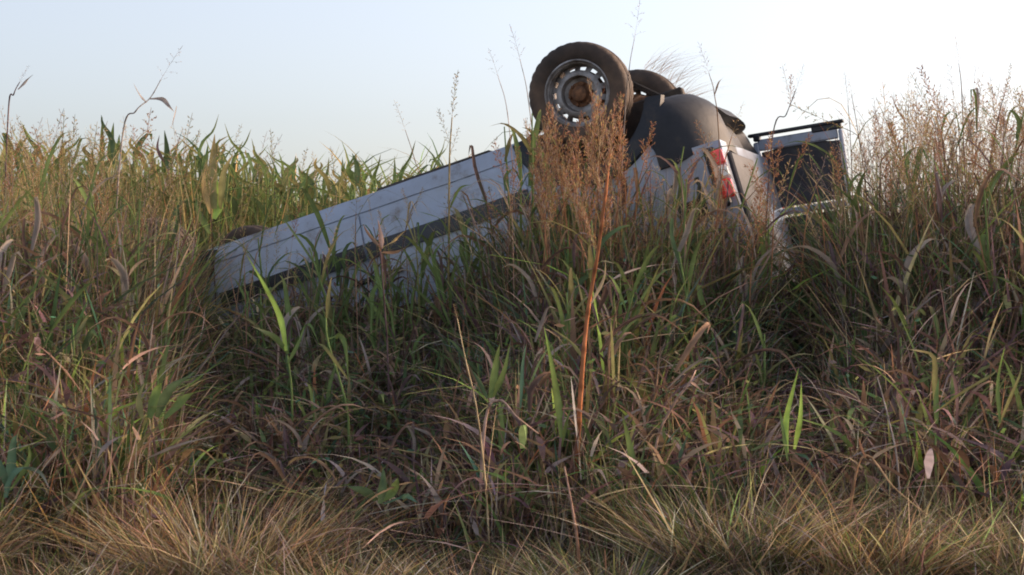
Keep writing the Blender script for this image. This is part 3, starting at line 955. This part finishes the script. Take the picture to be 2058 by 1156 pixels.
# ---- far crop beyond
v = Veg()
x, y = frust(2600, 19.0, 34, -600, 2200, cond=lambda x, y: rng.uniform(0, 1, len(x)) < np.interp(1029 + x / y * FPX, [-600, 1000, 1300, 1500, 2200], [1, 1, .6, .15, .0]))
n = len(x)
hp = 1.85 * rng.uniform(.85, 1.06, n)
for rep in range(9):
    f = rng.uniform(.2, .92, n)
    rr = roots(x, y); rr[:, 2] += f * hp
    v.blades(rr, rng.uniform(0, 6.28, n), rng.uniform(.35, .62, n), rng.uniform(.1, .6, n), rng.uniform(.1, .9, n), rng.uniform(.025, .05, n), pick(n, {'green': 4, 'dgreen': 2, 'olive': 2, 'gold': 1.2, 'lime': .5}), S=4)
v.blades(roots(x, y), rng.uniform(0, 6.28, n), hp, 0.03, 0.02, .022, pick(n, {'green': 3, 'olive': 2}), S=2, base_w=1, peak=.7)
o = put('crop_rows', v.mesh('crop_rows', M['leaf']))
tag(o, 'green maize crop massed far behind the van at the skyline', 'crop', kind='stuff')

# ------------------------------------------------------------------ plants one can tell apart
def rootpt(px, Y):
    x = X(px, Y); return np.array((x, Y, float(ground(x, Y)) - .02))

def stalk(label, path, Y, rpx, head='straw', hv=0, hl=.32, r=.0045, c='brown', leaves=(), group=None, heads_extra=(), name='grass_stalk', tipc=None, cat='grass stalk', heads=True):
    """path: photo points from the lowest seen to the start of the head; the head runs on from there; rpx: column of the root"""
    root = rootpt(rpx, Y)
    t = thing(name, label, cat, root, group)
    P = [np.zeros(3)] + [at(px, py, Y) - root for px, py in path]
    # a slight wander in depth so that stems are not flat
    for i in range(1, len(P)): P[i][1] += .05 * math.sin(i * 1.9 + rpx)
    Q = spline(P, 9 * (len(P) - 1))
    n = len(Q)
    cc = np.array([PAL[c] * (1 - i / n) + (PAL[tipc] if tipc else PAL[c]) * (i / n) for i in range(n)]) * np.where(np.arange(n) % 6 == 0, .55, 1)[:, None] * rng.uniform(.75, 1.2, (n, 1))
    put('stem', tube_mesh('stem', Q, [r * (1 - .62 * i / n) * (1.22 if i % 6 == 0 else 1) for i in range(n)], cc, M['stem']), t)
    if heads:
        d = Vector(Q[-1] - Q[-2]).normalized()
        q = d.to_track_quat('Z', 'Y').to_matrix().to_4x4()
        put('seed_head', HEAD_MESH[head][hv], t, Matrix.Translation(Q[-1] - .01 * np.array(d)) @ q @ Matrix.Rotation(rpx * .7, 4, 'Z') @ Matrix.Scale(hl, 4))
    for (hk_, hv_, u, dx, dz, L) in heads_extra:
        p = Q[int(u * (n - 1))]
        q = Vector((dx, .1, dz)).normalized().to_track_quat('Z', 'Y').to_matrix().to_4x4()
        put('seed_head', HEAD_MESH[hk_][hv_], t, Matrix.Translation(p) @ q @ Matrix.Scale(L, 4))
    for lf in leaves:                                     # (points in photo px, width, colour[, tip colour])
        pts = [at(px, py, Y) - root for px, py in lf[0]]
        for i, p in enumerate(pts): p[1] += .06 * math.sin(i * 1.3 + rpx)
        put('leaf', ribbon_mesh('leaf', pts, lf[1], PAL[lf[2]], M['leaf'], side=(math.cos(rpx), .5, .5), tipc=PAL[lf[3]] if len(lf) > 3 else None), t)
    return t

stalk('leaning grey stalk with a broken leaf hanging from it, above the left skyline', [(245, 285), (275, 225), (300, 196), (322, 160)], 14.5, 215, 'grey', 2, .34, .008, 'grey',
      [([(298, 198), (325, 200), (342, 216), (352, 226)], .045, 'grey'), ([(352, 212), (349, 232), (346, 262)], .016, 'grey'), ([(292, 205), (280, 190), (270, 168)], .02, 'grey')])
stalk('grey stalk at the far left end of the skyline with a slanted tip', [(12, 245), (30, 190), (42, 165)], 14.2, 0, 'grey', 1, .16, .008, 'purple', [([(36, 180), (50, 160), (66, 148)], .022, 'grey')])
stalk('very tall thin stalk rising past the right of the upper wheel', [(1256, 250), (1264, 140), (1274, 80)], 11.2, 1225, 'grey', 2, .26, .0042, 'grey')
stalk('thin tall stalk leaning to the left just left of the upper wheel', [(1085, 420), (1062, 200), (1045, 120)], 11.2, 1110, 'grey', 0, .24, .004, 'brown')
stalk('pale lacy stalk standing second to the left of the upper wheel', [(1035, 420), (1020, 230), (1000, 150)], 11.3, 1050, 'grey', 2, .20, .0038, 'pink')
stalk('olive stalk with a dense upright head crossing the white side of the van', [(902, 560), (903, 330), (908, 235)], 11.2, 895, 'olive', 1, .32, .0085, 'olive',
      [([(903, 470), (885, 440), (840, 425)], .022, 'green'), ([(903, 420), (925, 380), (950, 372)], .02, 'green')], tipc='gold', heads_extra=(('olive', 0, .8, -.3, .9, .24), ('olive', 2, .72, .3, .9, .2)))
stalk('curved stalk with a loose head left of the van above the crop', [(850, 400), (833, 320), (815, 262)], 13.8, 860, 'straw', 2, .26, .005, 'brown')
stalk('slim stalk with a feathery head above the black bumper', [(1448, 300), (1435, 190), (1424, 150)], 11.0, 1470, 'grey', 1, .22, .0045, 'brown', [([(1436, 190), (1446, 165), (1458, 152)], .012, 'brown')])
stalk('dark stalk curving up to the right between the bumper and the open door', [(1552, 300), (1580, 230), (1598, 180)], 11.0, 1520, 'grey', 0, .17, .0055, 'purple', heads_extra=(('straw', 2, .85, -.2, 1, .26), ('rust', 0, .8, .1, 1, .2)))
stalk('tallest bare-tipped stalk above the weeds on the right', [(1945, 400), (1932, 190), (1924, 130)], 12.0, 1960, 'straw', 1, .20, .0055, 'brown', [([(1938, 300), (1960, 240), (1985, 226)], .016, 'brown')])
stalk('dark-headed stalk near the right edge of the weeds', [(1985, 400), (2005, 240), (2016, 190)], 11.8, 1960, 'olive', 1, .22, .006, 'umber', heads_extra=(('grey', 1, .85, -.5, .8, .18), ('rust', 0, .8, .3, .9, .22)))
stalk('forked brown stalk right of the open door', [(1800, 420), (1818, 300), (1826, 210)], 11.6, 1785, 'straw', 1, .22, .0055, 'brown', [([(1826, 250), (1806, 215), (1790, 185)], .014, 'brown'), ([(1822, 290), (1790, 300), (1760, 345)], .02, 'umber')])
stalk('stalk with two small upright heads right of the forked one', [(1878, 420), (1882, 280), (1886, 215)], 11.9, 1870, 'grey', 1, .17, .005, 'brown', heads_extra=(('grey', 1, .8, .35, .9, .18),))
stalk('slim dark blade-tipped stalk just right of the open door', [(1745, 420), (1725, 290), (1712, 190)], 11.5, 1760, 'straw', 1, .12, .0045, 'brown')
# the orange stem in front of the van, under the wheel
stalk('thick orange-red stem in front of the van rising to a rusty plume by the wheel', [(1160, 950), (1163, 850), (1170, 740), (1182, 630), (1203, 500), (1216, 390), (1226, 310)], 8.2, 1156, 'plume', 0, .30, .0145, 'ember',
      [([(1172, 720), (1150, 690), (1095, 650)], .018, 'olive'), ([(1188, 610), (1215, 560), (1218, 520)], .016, 'straw'), ([(1166, 830), (1190, 900), (1196, 960)], .02, 'green')],
      tipc='ember', heads_extra=(('plume', 1, .83, -.25, 1, .30), ('plume', 2, .9, .12, 1, .3), ('rust', 0, .76, .3, .9, .2), ('plume', 2, .7, -.3, .9, .26)))
plume_label = ['rusty plume of seeds hanging across the lower left of the upper wheel', 'rusty plume of seeds standing across the hub of the upper wheel', 'rusty plume of seeds between the upper wheel and the black bumper',
               'low rusty plume of seeds against the white side below the wheel', 'short rusty plume of seeds lowest under the upper wheel', 'brown plume of seeds left of the upper wheel']
for lb, pth, rpx, hl, hv, Yp in ((plume_label[0], [(1150, 560), (1135, 430), (1128, 370)], 1150, .46, 0, 10.4), (plume_label[1], [(1190, 560), (1200, 420), (1204, 330)], 1180, .48, 1, 10.5),
                             (plume_label[2], [(1232, 560), (1240, 430), (1243, 330)], 1225, .42, 2, 10.6), (plume_label[3], [(1110, 620), (1098, 500), (1092, 420)], 1125, .44, 2, 10.3),
                             (plume_label[4], [(1180, 640), (1172, 520), (1165, 440)], 1190, .50, 0, 10.2), (plume_label[5], [(1105, 520), (1082, 400), (1074, 330)], 1120, .34, 1, 10.7)):
    stalk(lb, pth, Yp, rpx, 'plume', hv, hl, .006, 'rust', heads_extra=(('plume', (hv + 1) % 3, .88, -.2, 1, hl * .8), ('rust', hv, .8, .3, .95, hl * .6), ('plume', (hv + 2) % 3, .9, .15, 1, hl * .75)))
for i in range(15):
    px = 1085 + 165 * ((i * .618) % 1); Yp = rng.uniform(10.3, 11.0); top = rng.uniform(330, 520)
    stalk('slender rusty stalk in the thick clump below the upper wheel', [(px + rng.uniform(-8, 8), 640), (px + rng.uniform(-16, 16), top + 90), (px + rng.uniform(-24, 24), top)], Yp, px + rng.uniform(-15, 15), ['plume', 'plume', 'rust'][i % 3], i % 3, rng.uniform(.25, .46), .005, ['rust', 'brown', 'gold'][i % 3],
          [([(px, top + 150), (px + 18 * (-1) ** i, top + 70), (px + 40 * (-1) ** i, top + 60)], .014, ['rust', 'brown', 'olive'][i % 3])], group='rusty stalks below the wheel', heads_extra=(('plume', (i + 1) % 3, .8, .3 * (-1) ** i, 1, .26),))
stalk('orange brown plume standing in front of the open door', [(1545, 640), (1552, 480), (1558, 400)], 10.6, 1535, 'rust', 2, .42, .006, 'rust', heads_extra=(('rust', 0, .85, -.4, .95, .36), ('straw', 1, .9, .35, .95, .34)))
stalk('orange brown plume standing below the red tail light', [(1505, 680), (1512, 540), (1516, 470)], 10.3, 1500, 'rust', 1, .34, .006, 'rust', heads_extra=(('rust', 2, .85, .35, .95, .3), ('rust', 0, .8, -.3, .95, .26)))
stalk('star-shaped rusty weed against the black strip of the van', [(778, 720), (772, 600), (766, 505)], 9.6, 785, 'rust', 1, .10, .007, 'purple',
      [([(768, 500), (740, 470), (728, 450)], .022, 'brown'), ([(768, 498), (795, 480), (815, 462)], .022, 'gold'), ([(767, 505), (748, 520), (735, 545)], .02, 'umber'), ([(769, 507), (800, 505), (822, 492)], .02, 'brown'),
       ([(768, 500), (764, 470), (758, 440)], .028, 'pink'), ([(769, 510), (772, 545), (775, 580)], .026, 'umber')])
stalk('pair-stemmed pale straw leaning right at the middle of the bank', [(985, 1150), (976, 980), (958, 820), (935, 720), (918, 640)], 7.6, 985, 'straw', 1, .08, .0055, 'straw', [([(976, 990), (990, 880), (1000, 800)], .008, 'straw')])
stalk('bent brown dry stem at the foot of the orange one', [(975, 850), (1005, 806), (1040, 838), (1082, 872)], 7.9, 960, 'straw', 1, .05, .008, 'pink', heads=False, cat='dry stem', name='dry_stem')
stalk('orange dry stem slanting down to the right at the lower right', [(1735, 925), (1800, 985), (1880, 1050)], 7.4, 1690, 'rust', 1, .05, .006, 'rust', [([(1738, 920), (1734, 895), (1730, 880)], .012, 'rust')], heads=False, cat='dry stem', name='dry_stem', tipc='straw')
stalk('red-based pale stem at the bottom of the bank beneath the orange one', [(1160, 1090), (1148, 1010), (1135, 940)], 7.3, 1165, 'rust', 1, .04, .008, 'rust', heads=False, cat='dry stem', name='dry_stem', tipc='pink')
stalk('pale dry stem slanting up to the right in the dark weeds on the right', [(1320, 900), (1350, 820), (1385, 765), (1400, 745)], 7.9, 1300, 'straw', 1, .05, .007, 'pink', [([(1385, 765), (1400, 775), (1415, 790)], .014, 'pink')], heads=False, cat='dry stem', name='dry_stem')
stalk('long grey stem standing slanted among the dark weeds at the right', [(1800, 940), (1785, 840), (1768, 760)], 7.7, 1812, 'grey', 1, .06, .0055, 'grey', heads=False, cat='dry stem', name='dry_stem')

def shoot(label, Y, rpx, leaves, name='green_shoot', cat='green plant', group=None, stem=None):
    root = rootpt(rpx, Y)
    t = thing(name, label, cat, root, group)
    if stem:
        P = [np.zeros(3)] + [at(px, py, Y) - root for px, py in stem]
        Q = spline(P, 4 * (len(P) - 1)); n = len(Q)
        put('stem', tube_mesh('stem', Q, [.008 * (1 - .6 * i / n) for i in range(n)], PAL['green'] * 1.2, M['stem']), t)
    for k, lf in enumerate(leaves):
        pts = [at(px, py, Y) - root for px, py in lf[0]]
        if len(lf) > 4 and lf[4]: pts = [np.zeros(3)] + pts
        for i, p in enumerate(pts): p[1] += .05 * math.sin(i * 1.7 + k * 2.1)
        put('leaf', ribbon_mesh('leaf', pts, lf[1], PAL[lf[2]], M['leaf'], side=(1, .25 * math.cos(k * 2.2 + rpx), .2), tipc=PAL[lf[3]] if len(lf) > 3 and lf[3] else None), t)
    return t
shoot('bright green blade standing in front of the van near its left end', 9.3, 588, [([(575, 705), (560, 640), (535, 580), (500, 515)], .036, 'lime', None), ([(577, 712), (556, 680), (530, 664), (503, 656)], .032, 'green', 'straw'), ([(580, 730), (600, 690), (612, 650)], .022, 'green', None)], stem=[(586, 790), (578, 715)])
shoot('green arching leaf just right of the bright blade', 9.0, 690, [([(652, 682), (680, 676), (695, 700), (702, 770)], .034, 'green', None), ([(655, 640), (662, 590), (668, 555)], .022, 'olive', 'gold'), ([(700, 760), (655, 700), (635, 690)], .02, 'olive', None)], stem=[(700, 840), (660, 690), (655, 640)])
shoot('green shoot of two upright blades at the lower right', 7.7, 1590, [([(1582, 910), (1584, 850), (1592, 790), (1602, 738)], .030, 'lime', None), ([(1600, 905), (1606, 840), (1608, 765)], .026, 'lime', None), ([(1580, 925), (1572, 860), (1566, 800)], .016, 'green', None), ([(1598, 910), (1625, 922), (1640, 950)], .016, 'teal', None)])
shoot('long green blade standing left of the orange stem', 8.0, 1135, [([(1128, 880), (1120, 800), (1108, 730), (1093, 655)], .034, 'green', 'lime'), ([(1130, 900), (1138, 850), (1146, 820)], .018, 'green', None)])
shoot('green blade standing right of the foot of the orange stem', 7.7, 1285, [([(1275, 955), (1265, 890), (1250, 830)], .032, 'green', None), ([(1278, 960), (1290, 920), (1296, 880)], .014, 'dgreen', None)])
shoot('green shoot with a bent leaf at the far right above a thick stem', 7.9, 1882, [([(1882, 840), (1884, 780), (1876, 720), (1845, 705), (1815, 700)], .026, 'olive', 'straw'), ([(1888, 830), (1930, 790), (1985, 755), (2010, 742)], .022, 'olive', None), ([(1878, 850), (1880, 800), (1892, 760)], .028, 'green', None)], stem=[(1880, 870)])
shoot('slim green blade standing at the far right edge', 7.9, 2012, [([(2010, 850), (2012, 770), (2018, 695)], .020, 'green', 'lime'), ([(2012, 860), (2026, 800), (2046, 750), (2058, 728)], .016, 'olive', None)])
shoot('orange-tipped green leaf in the bottom right corner', 7.4, 1980, [([(1975, 1150), (1985, 1080), (1990, 1030)], .032, 'lime', 'rust'), ([(1985, 1150), (2000, 1100), (2008, 1040)], .020, 'green', 'rust')])
shoot('teal leafy weed at the left edge of the bank', 7.5, 15, [([(10, 1000), (14, 940), (28, 890), (40, 872)], .045, 'teal', None), ([(12, 990), (0, 930), (-14, 900)], .04, 'teal', None), ([(16, 980), (40, 940), (72, 950), (100, 985)], .03, 'teal', 'grey'), ([(20, 985), (50, 930), (60, 890)], .026, 'green', None)])
shoot('green leafy clump right of the pale straw stems', 8.0, 995, [([(985, 800), (995, 740), (1005, 690)], .038, 'green', None), ([(990, 800), (1012, 750), (1025, 690)], .03, 'green', None), ([(980, 800), (960, 760), (948, 745)], .022, 'dgreen', None), ([(1046, 820), (1050, 740), (1058, 690)], .02, 'teal', None)])
shoot('broad green clump low on the bank left of centre', 7.7, 340, [([(300, 840), (310, 790), (325, 770)], .05, 'green', 'lime'), ([(310, 840), (345, 780), (400, 745)], .045, 'dgreen', None), ([(290, 840), (280, 800), (286, 770)], .03, 'olive', None), ([(330, 840), (370, 800), (425, 780)], .04, 'green', None)])
shoot('flat green rosette at the bottom of the bank below centre', 7.4, 770, [([(760, 1010), (790, 985), (800, 960)], .05, 'green', None), ([(755, 1010), (730, 985), (700, 975)], .045, 'dgreen', None), ([(765, 1010), (770, 970), (768, 940)], .04, 'dgreen', None), ([(770, 1012), (810, 1000), (840, 1010)], .04, 'teal', None)])
shoot('dark blade curving up alone over the left skyline', 15.0, 232, [([(228, 330), (222, 280), (208, 252), (206, 232)], .05, 'dgreen', None)])
shoot('upright dark green blade over the left skyline beside the leaning stalk', 15.2, 332, [([(335, 340), (333, 300), (331, 262)], .06, 'dgreen', None), ([(330, 330), (318, 300), (322, 272)], .03, 'purple', None)])
shoot('dark green leaf curled at the skyline behind the van', 15.5, 712, [([(716, 370), (716, 335), (708, 308)], .06, 'dgreen', None), ([(708, 365), (700, 340), (703, 322)], .05, 'green', None)])
shoot('bushy golden green weed with a broad top on the left skyline', 13.6, 440, [([(430, 420), (425, 340), (432, 270)], .09, 'olive', 'gold'), ([(440, 420), (450, 350), (470, 310)], .06, 'olive', 'gold'), ([(425, 430), (410, 370), (415, 320)], .05, 'gold', None), ([(430, 440), (440, 400), (436, 360)], .07, 'lime', None), ([(420, 470), (400, 430), (395, 390)], .05, 'green', None)])

# maize plants at the skyline behind the van: each stalk and leaf its own part
LEAFM = []
for k in range(6):
    L = rng.uniform(.5, .75); up = rng.uniform(.35, .8); out = math.sqrt(max(.05, 1 - up * up))
    pts = [np.zeros(3), np.array((out * L * .35, .02, up * L * .45)), np.array((out * L * .75, .04 * (-1) ** k, up * L * (.75 if k % 2 else .62))), np.array((out * L * 1.05, .06, up * L * (.95 if k % 3 else .35)))]
    LEAFM.append(ribbon_mesh('leaf', pts, rng.uniform(.06, .095), PAL[['green', 'olive', 'green', 'dgreen', 'green', 'olive'][k]], M['leaf'], side=(0, 1, .1), tipc=PAL[['olive', 'gold', 'green', 'green', 'olive', 'gold'][k]] * .9, n=8))
STALKM = [tube_mesh('stalk', [(0, 0, 0), (.01, 0, .6), (.0, .01, 1.2), (.02, 0, 1.6)], [.017, .015, .011, .006], PAL[c], M['stem'], 6) for c in ('green', 'olive')]
for i in range(180):
    px = -20 + (1080) * (i + rng.uniform(.1, .9)) / 180
    Y = rng.uniform(15.2, 18.5)
    if not outside_car(np.array([X(px, Y)]), np.array([Y]), .2)[0]: continue
    Tt = np.interp(px, [0, 420, 600, 700, 850, 1060], [246, 248, 284, 298, 288, 308]) + rng.uniform(-16, 30)
    root = rootpt(px, Y)
    hgt_ = EYE + (578 - Tt) / FPX * Y - root[2]
    s = hgt_ / 1.95
    t = thing('maize_plant', 'green maize plant standing in the crop behind the van', 'maize plant', root, 'maize plants at the skyline')
    t.rotation_euler = (0, 0, rng.uniform(0, 6.28)); t.scale = (s, s, s)
    put('stalk', STALKM[i % 2], t)
    for k in range(8):
        z = .45 + k * .15
        a = k * 3.1 + rng.uniform(-.5, .5)
        put('leaf', LEAFM[int(rng.integers(6))], t, Matrix.Translation((0, 0, z)) @ Matrix.Rotation(a, 4, 'Z') @ Matrix.Rotation(rng.uniform(-.15, .25) - (.35 if k > 6 else 0), 4, 'Y') @ Matrix.Scale(rng.uniform(.75, 1.1) * (.75 if k > 5 else 1), 4))

# coarse leafy weeds on the bank, each with its stem and strap leaves
WEEDL = {}
for nm, cols_, tips_ in (('green', ['green', 'dgreen', 'olive', 'green'], ['olive', 'green', 'straw', 'green']), ('dead', ['brown', 'umber', 'purple', 'grey'], ['pink', 'brown', 'grey', 'straw'])):
    WEEDL[nm] = []
    for k in range(8):
        L = rng.uniform(.32, .55); up = rng.uniform(.45, .9); out = math.sqrt(1 - up * up); e = rng.uniform(0, .5)
        pts = [np.zeros(3), np.array((out * L * .3, .015, up * L * .45)), np.array((out * L * .7, .03 * (-1) ** k, up * L * (.8 - .35 * e))), np.array((out * L * 1.1, .06 * (-1) ** k, up * L * (.9 - 1.5 * e)))]
        WEEDL[nm].append(ribbon_mesh('leaf', pts, rng.uniform(.022, .042), PAL[cols_[k % 4]], M['leaf'], side=(0, 1, .15), tipc=PAL[tips_[k % 4]], n=8, fold=.3 if nm == 'green' else .8))
WEEDS = {'green': [tube_mesh('stem', [(0, 0, 0), (.02, 0, .35), (-.01, .02, .7), (.03, 0, 1.0)], [.012, .010, .008, .004], PAL['green'], M['stem'], 5)],
         'dead': [tube_mesh('stem', [(0, 0, 0), (.03, 0, .35), (.05, .02, .7), (.16, 0, .95)], [.011, .009, .007, .004], PAL[c], M['stem'], 5) for c in ('brown', 'purple', 'pink')]}
def coarse_weeds(n, kind_, p0, p1, y0, y1, label, group, tall=1.0):
    for i in range(n):
        px = p0 + (p1 - p0) * ((i * .618034 + .13) % 1); Y = rng.uniform(y0, y1)
        xy = (np.array([X(px, Y)]), np.array([Y]))
        if not outside_car(*xy, .12)[0] or not front_of_car(*xy)[0]: continue
        root = rootpt(px, Y)
        h = float(front_h(*xy)[0]) * rng.uniform(.85, 1.3) * (.8 if 400 < px < 1050 else 1) * tall
        t = thing('coarse_weed', label, 'weed', root, group)
        t.rotation_euler = (rng.normal(0, .14), rng.normal(0, .14), rng.uniform(0, 6.28)); t.scale = (1, 1, 1)
        put('stem', WEEDS[kind_][i % len(WEEDS[kind_])], t, Matrix.Diagonal((1, 1, h, 1)))
        nl = 6 if h < .8 else 8
        for k in range(nl):
            put('leaf', WEEDL[kind_][int(rng.integers(8))], t, Matrix.Translation((0.01, 0, h * (.12 + .86 * k / nl))) @ Matrix.Rotation(k * 2.6 + rng.uniform(-.6, .6), 4, 'Z') @ Matrix.Scale(rng.uniform(.7, 1.15) * min(1.15, .55 + .5 * h), 4))
coarse_weeds(28, 'green', 1040, 1530, 9.4, 11.2, 'green strap-leaved weed standing in front of the rear half of the van', 'green weeds before the rear of the van')
coarse_weeds(20, 'green', 420, 1040, 9.2, 11.0, 'green strap-leaved weed standing below the white side of the van', 'green weeds below the white side')
coarse_weeds(28, 'green', 500, 1060, 10.4, 11.7, 'tall thin green weed crossing the white side of the van', 'tall weeds across the white side', 1.9)
coarse_weeds(12, 'dead', 520, 1060, 10.4, 11.4, 'tall withered weed crossing the white side of the van', 'withered weeds across the white side', 1.6)
coarse_weeds(5, 'dead', 1260, 1560, 10.4, 11.2, 'tall withered weed in front of the bumper and tail light', 'withered weeds before the rear corner', 1.15)
coarse_weeds(22, 'green', 1740, 2300, 9.0, 11.6, 'green strap-leaved weed at the right of the open door', 'green weeds at the right')
coarse_weeds(22, 'green', -200, 375, 9.0, 12.2, 'green strap-leaved weed in the left part of the bank', 'green weeds at the left')
coarse_weeds(30, 'dead', 420, 1250, 8.2, 10.2, 'withered brown weed in the dark middle of the bank', 'withered weeds in the middle')
coarse_weeds(30, 'dead', 1250, 2250, 8.2, 11.0, 'withered brown weed in the dark right part of the bank', 'withered weeds at the right')
coarse_weeds(16, 'dead', -200, 375, 8.4, 11.5, 'withered brown weed in the left part of the bank', 'withered weeds at the left')

# ---- tall seed stalks one can count against the sky
def many_stalks(n, p0, p1, t0, t1, y0, y1, label, group, heads, cols):
    for i in range(n):
        px = rng.uniform(p0, p1); Y = rng.uniform(y0, y1)
        if not outside_car(np.array([X(px, Y)]), np.array([Y]), .1)[0]: continue
        tip = rng.uniform(t0, t1)
        root = rootpt(px, Y)
        L = EYE + (578 - tip) / FPX * Y - root[2]
        hl = L * rng.uniform(.11, .2)
        t = thing('seeding_stalk', label, 'grass stalk', root, group)
        a = rng.uniform(0, 6.28); b = rng.normal(0, .07) * L; c2 = rng.normal(0, .05) * L
        P = [np.zeros(3), np.array((b * .2, c2 * .3, L * .4)), np.array((b * .6, c2 * .7, L * .75)), np.array((b, c2, L - hl))]
        Q = spline(P, 8)
        c = cols[int(rng.integers(len(cols)))]
        put('stem', tube_mesh('stem', Q, [rng.uniform(.0035, .0055) * (1 - .06 * j) for j in range(9)], PAL[c] * rng.uniform(.8, 1.2), M['stem'], 4), t)
        d = Vector(Q[-1] - Q[-2]).normalized()
        hk_ = heads[int(rng.integers(len(heads)))]
        put('seed_head', HEAD_MESH[hk_][int(rng.integers(3))], t, Matrix.Translation(Q[-1]) @ d.to_track_quat('Z', 'Y').to_matrix().to_4x4() @ Matrix.Rotation(a, 4, 'Z') @ Matrix.Scale(hl, 4))
        for k in range(int(rng.integers(1, 3))):
            p = Q[int(rng.integers(3, 7))]
            put('leaf', NARROW[int(rng.integers(len(NARROW)))], t, Matrix.Translation(p) @ Matrix.Rotation(rng.uniform(0, 6.28), 4, 'Z') @ Matrix.Scale(L * .22, 4))
NARROW = []
for k in range(5):
    e = rng.uniform(.2, 1.0)
    NARROW.append(ribbon_mesh('leaf', [np.zeros(3), np.array((.25, .02, .45)), np.array((.6, .0, .7 - .3 * e)), np.array((.95, .05, .75 - e))], .045, PAL[['olive', 'brown', 'green', 'straw', 'grey'][k]], M['leaf'], side=(0, 1, .1), n=6))
many_stalks(52, 1715, 2250, 120, 300, 11.2, 13.5, 'thin brown seeding stalk in the lacy stand right of the open door', 'seeding stalks right of the van', ['straw', 'grey', 'grey', 'olive', 'rust'], ['brown', 'umber', 'grey', 'straw'])
many_stalks(18, 1440, 1715, 230, 400, 10.6, 11.3, 'thin brown seeding stalk in front of the open door', 'seeding stalks before the open door', ['straw', 'rust', 'grey'], ['brown', 'rust', 'straw'])
many_stalks(26, 1000, 1440, 190, 420, 10.6, 11.2, 'thin seeding stalk in front of the wheels and bumper', 'seeding stalks before the wheels', ['rust', 'straw', 'rust'], ['rust', 'brown', 'straw'])
many_stalks(24, 1270, 1520, 290, 440, 10.5, 11.2, 'thin brown seeding stalk in front of the tail light corner of the van', 'seeding stalks before the tail light', ['straw', 'grey', 'plume'], ['brown', 'umber', 'straw'])
many_stalks(26, 440, 1040, 330, 520, 10.8, 11.5, 'thin seeding stalk crossing the white side of the van', 'seeding stalks before the white side', ['olive', 'straw', 'grey'], ['brown', 'umber', 'olive'])
many_stalks(60, -250, 430, 215, 330, 12.9, 15.5, 'seeding stalk standing in the golden grass at the left', 'seeding stalks at the left', ['straw', 'olive', 'grey', 'straw'], ['straw', 'olive', 'brown'])

# wisps of dry grass caught on the far wheel
v = Veg()
wc = wheel_c - near * (2 * HALF)
A0 = np.array(wc) + np.array((.0, .0, .30))
n = 150
th = rng.uniform(.1, 1.5, n)
rr = A0[None, :] + np.stack([.33 * np.sin(th) , rng.uniform(-.1, .1, n), .36 * np.cos(th) - .30], -1)
v.blades(rr, np.zeros(n) + rng.normal(0, .35, n), rng.uniform(.12, .34, n), rng.uniform(.3, 1.4, n), rng.uniform(.3, 1.3, n), rng.uniform(.002, .005, n), pick(n, {'brown': 3, 'rust': 2, 'straw': 2, 'pink': 1}), S=5)
P_, F_, C_ = v.arrays()
o = put('grass_wisp', fast_mesh('grass_wisp', P_ - A0, F_, C_, M['veg']))
o.location = A0
tag(o, 'wisp of dry grass caught on top of the far rear wheel', 'dry grass')

# ------------------------------------------------------------------ tussocks along the bottom
def tussock(label, px, Y, rad, h, n, mix, group=None):
    root = rootpt(px, Y); v = Veg()
    a = rng.uniform(0, 6.28, n); n = int(n * .6); a = a[:n]; r = rad * np.sqrt(rng.uniform(0, 1, n)) * .8
    rt = np.stack([np.cos(a) * r, np.sin(a) * r, 0 * r], -1)
    az = a + rng.normal(0, .9, n)
    v.blades(rt, az, h * rng.uniform(.3, 1.0, n) * np.where(rng.uniform(0, 1, n) < .06, 1.35, 1), .15 + np.abs(rng.normal(.15, .25, n)) + r / rad * .5, np.abs(rng.normal(.3, .3, n)), rng.uniform(.0025, .0105, n) ** 1.0, pick(n, mix, .35), S=5, base_w=.9)
    me = v.mesh('grass_tussock', M['veg'])
    o = put('grass_tussock', me); o.location = root
    return tag(o, label, 'tussock', group)
T1 = {'straw': 4, 'gold': 1.4, 'rust': .5, 'brown': 2.6, 'green': 1, 'umber': 1, 'pink': 1, 'olive': 3, 'grey': 1.5, 'pale': 1}
T2 = {'straw': 2.6, 'brown': 2.6, 'dgreen': 1.4, 'grey': 2.4, 'pale': 1, 'olive': 3, 'green': 2, 'umber': 1}
for a in (
    ('big golden tussock at the lower left of the bank', 450, 7.6, .42, .62, 3600, T1),
    ('low straw tussock in the bottom left corner', 90, 7.2, .40, .32, 1500, T2),
    ('low straw tussock left of the big golden one', 270, 7.1, .3, .34, 1500, T1),
    ('straw tussock right of the big golden one', 680, 7.2, .40, .36, 1900, T2),
    ('golden tussock at the bottom below the orange stem', 960, 7.2, .42, .40, 2200, T1),
    ('low brown tussock between the two golden ones at the bottom', 820, 6.9, .36, .30, 1300, T2),
    ('straw tussock at the bottom right of the orange stem', 1230, 7.2, .42, .36, 2000, T2),
    ('large straw tussock leaning at the lower right', 1480, 7.5, .46, .52, 2900, T2),
    ('brown straw tussock behind the corner leaf', 1760, 7.4, .40, .52, 2800, T1),
    ('straw tussock at the bottom right edge', 2040, 7.4, .38, .54, 2600, T2),
    ('low straw tussock in front of the large leaning one', 1620, 6.9, .3, .26, 2000, T1),
    ('small straw tussock left of the corner leaf', 1900, 6.9, .34, .34, 1600, T2),
    ('small straw tussock just past the bottom left corner', -160, 7.4, .38, .46, 1800, T1),
    ('small straw tussock past the bottom right corner', 2240, 7.5, .4, .5, 1800, T1),
): tussock(*a)
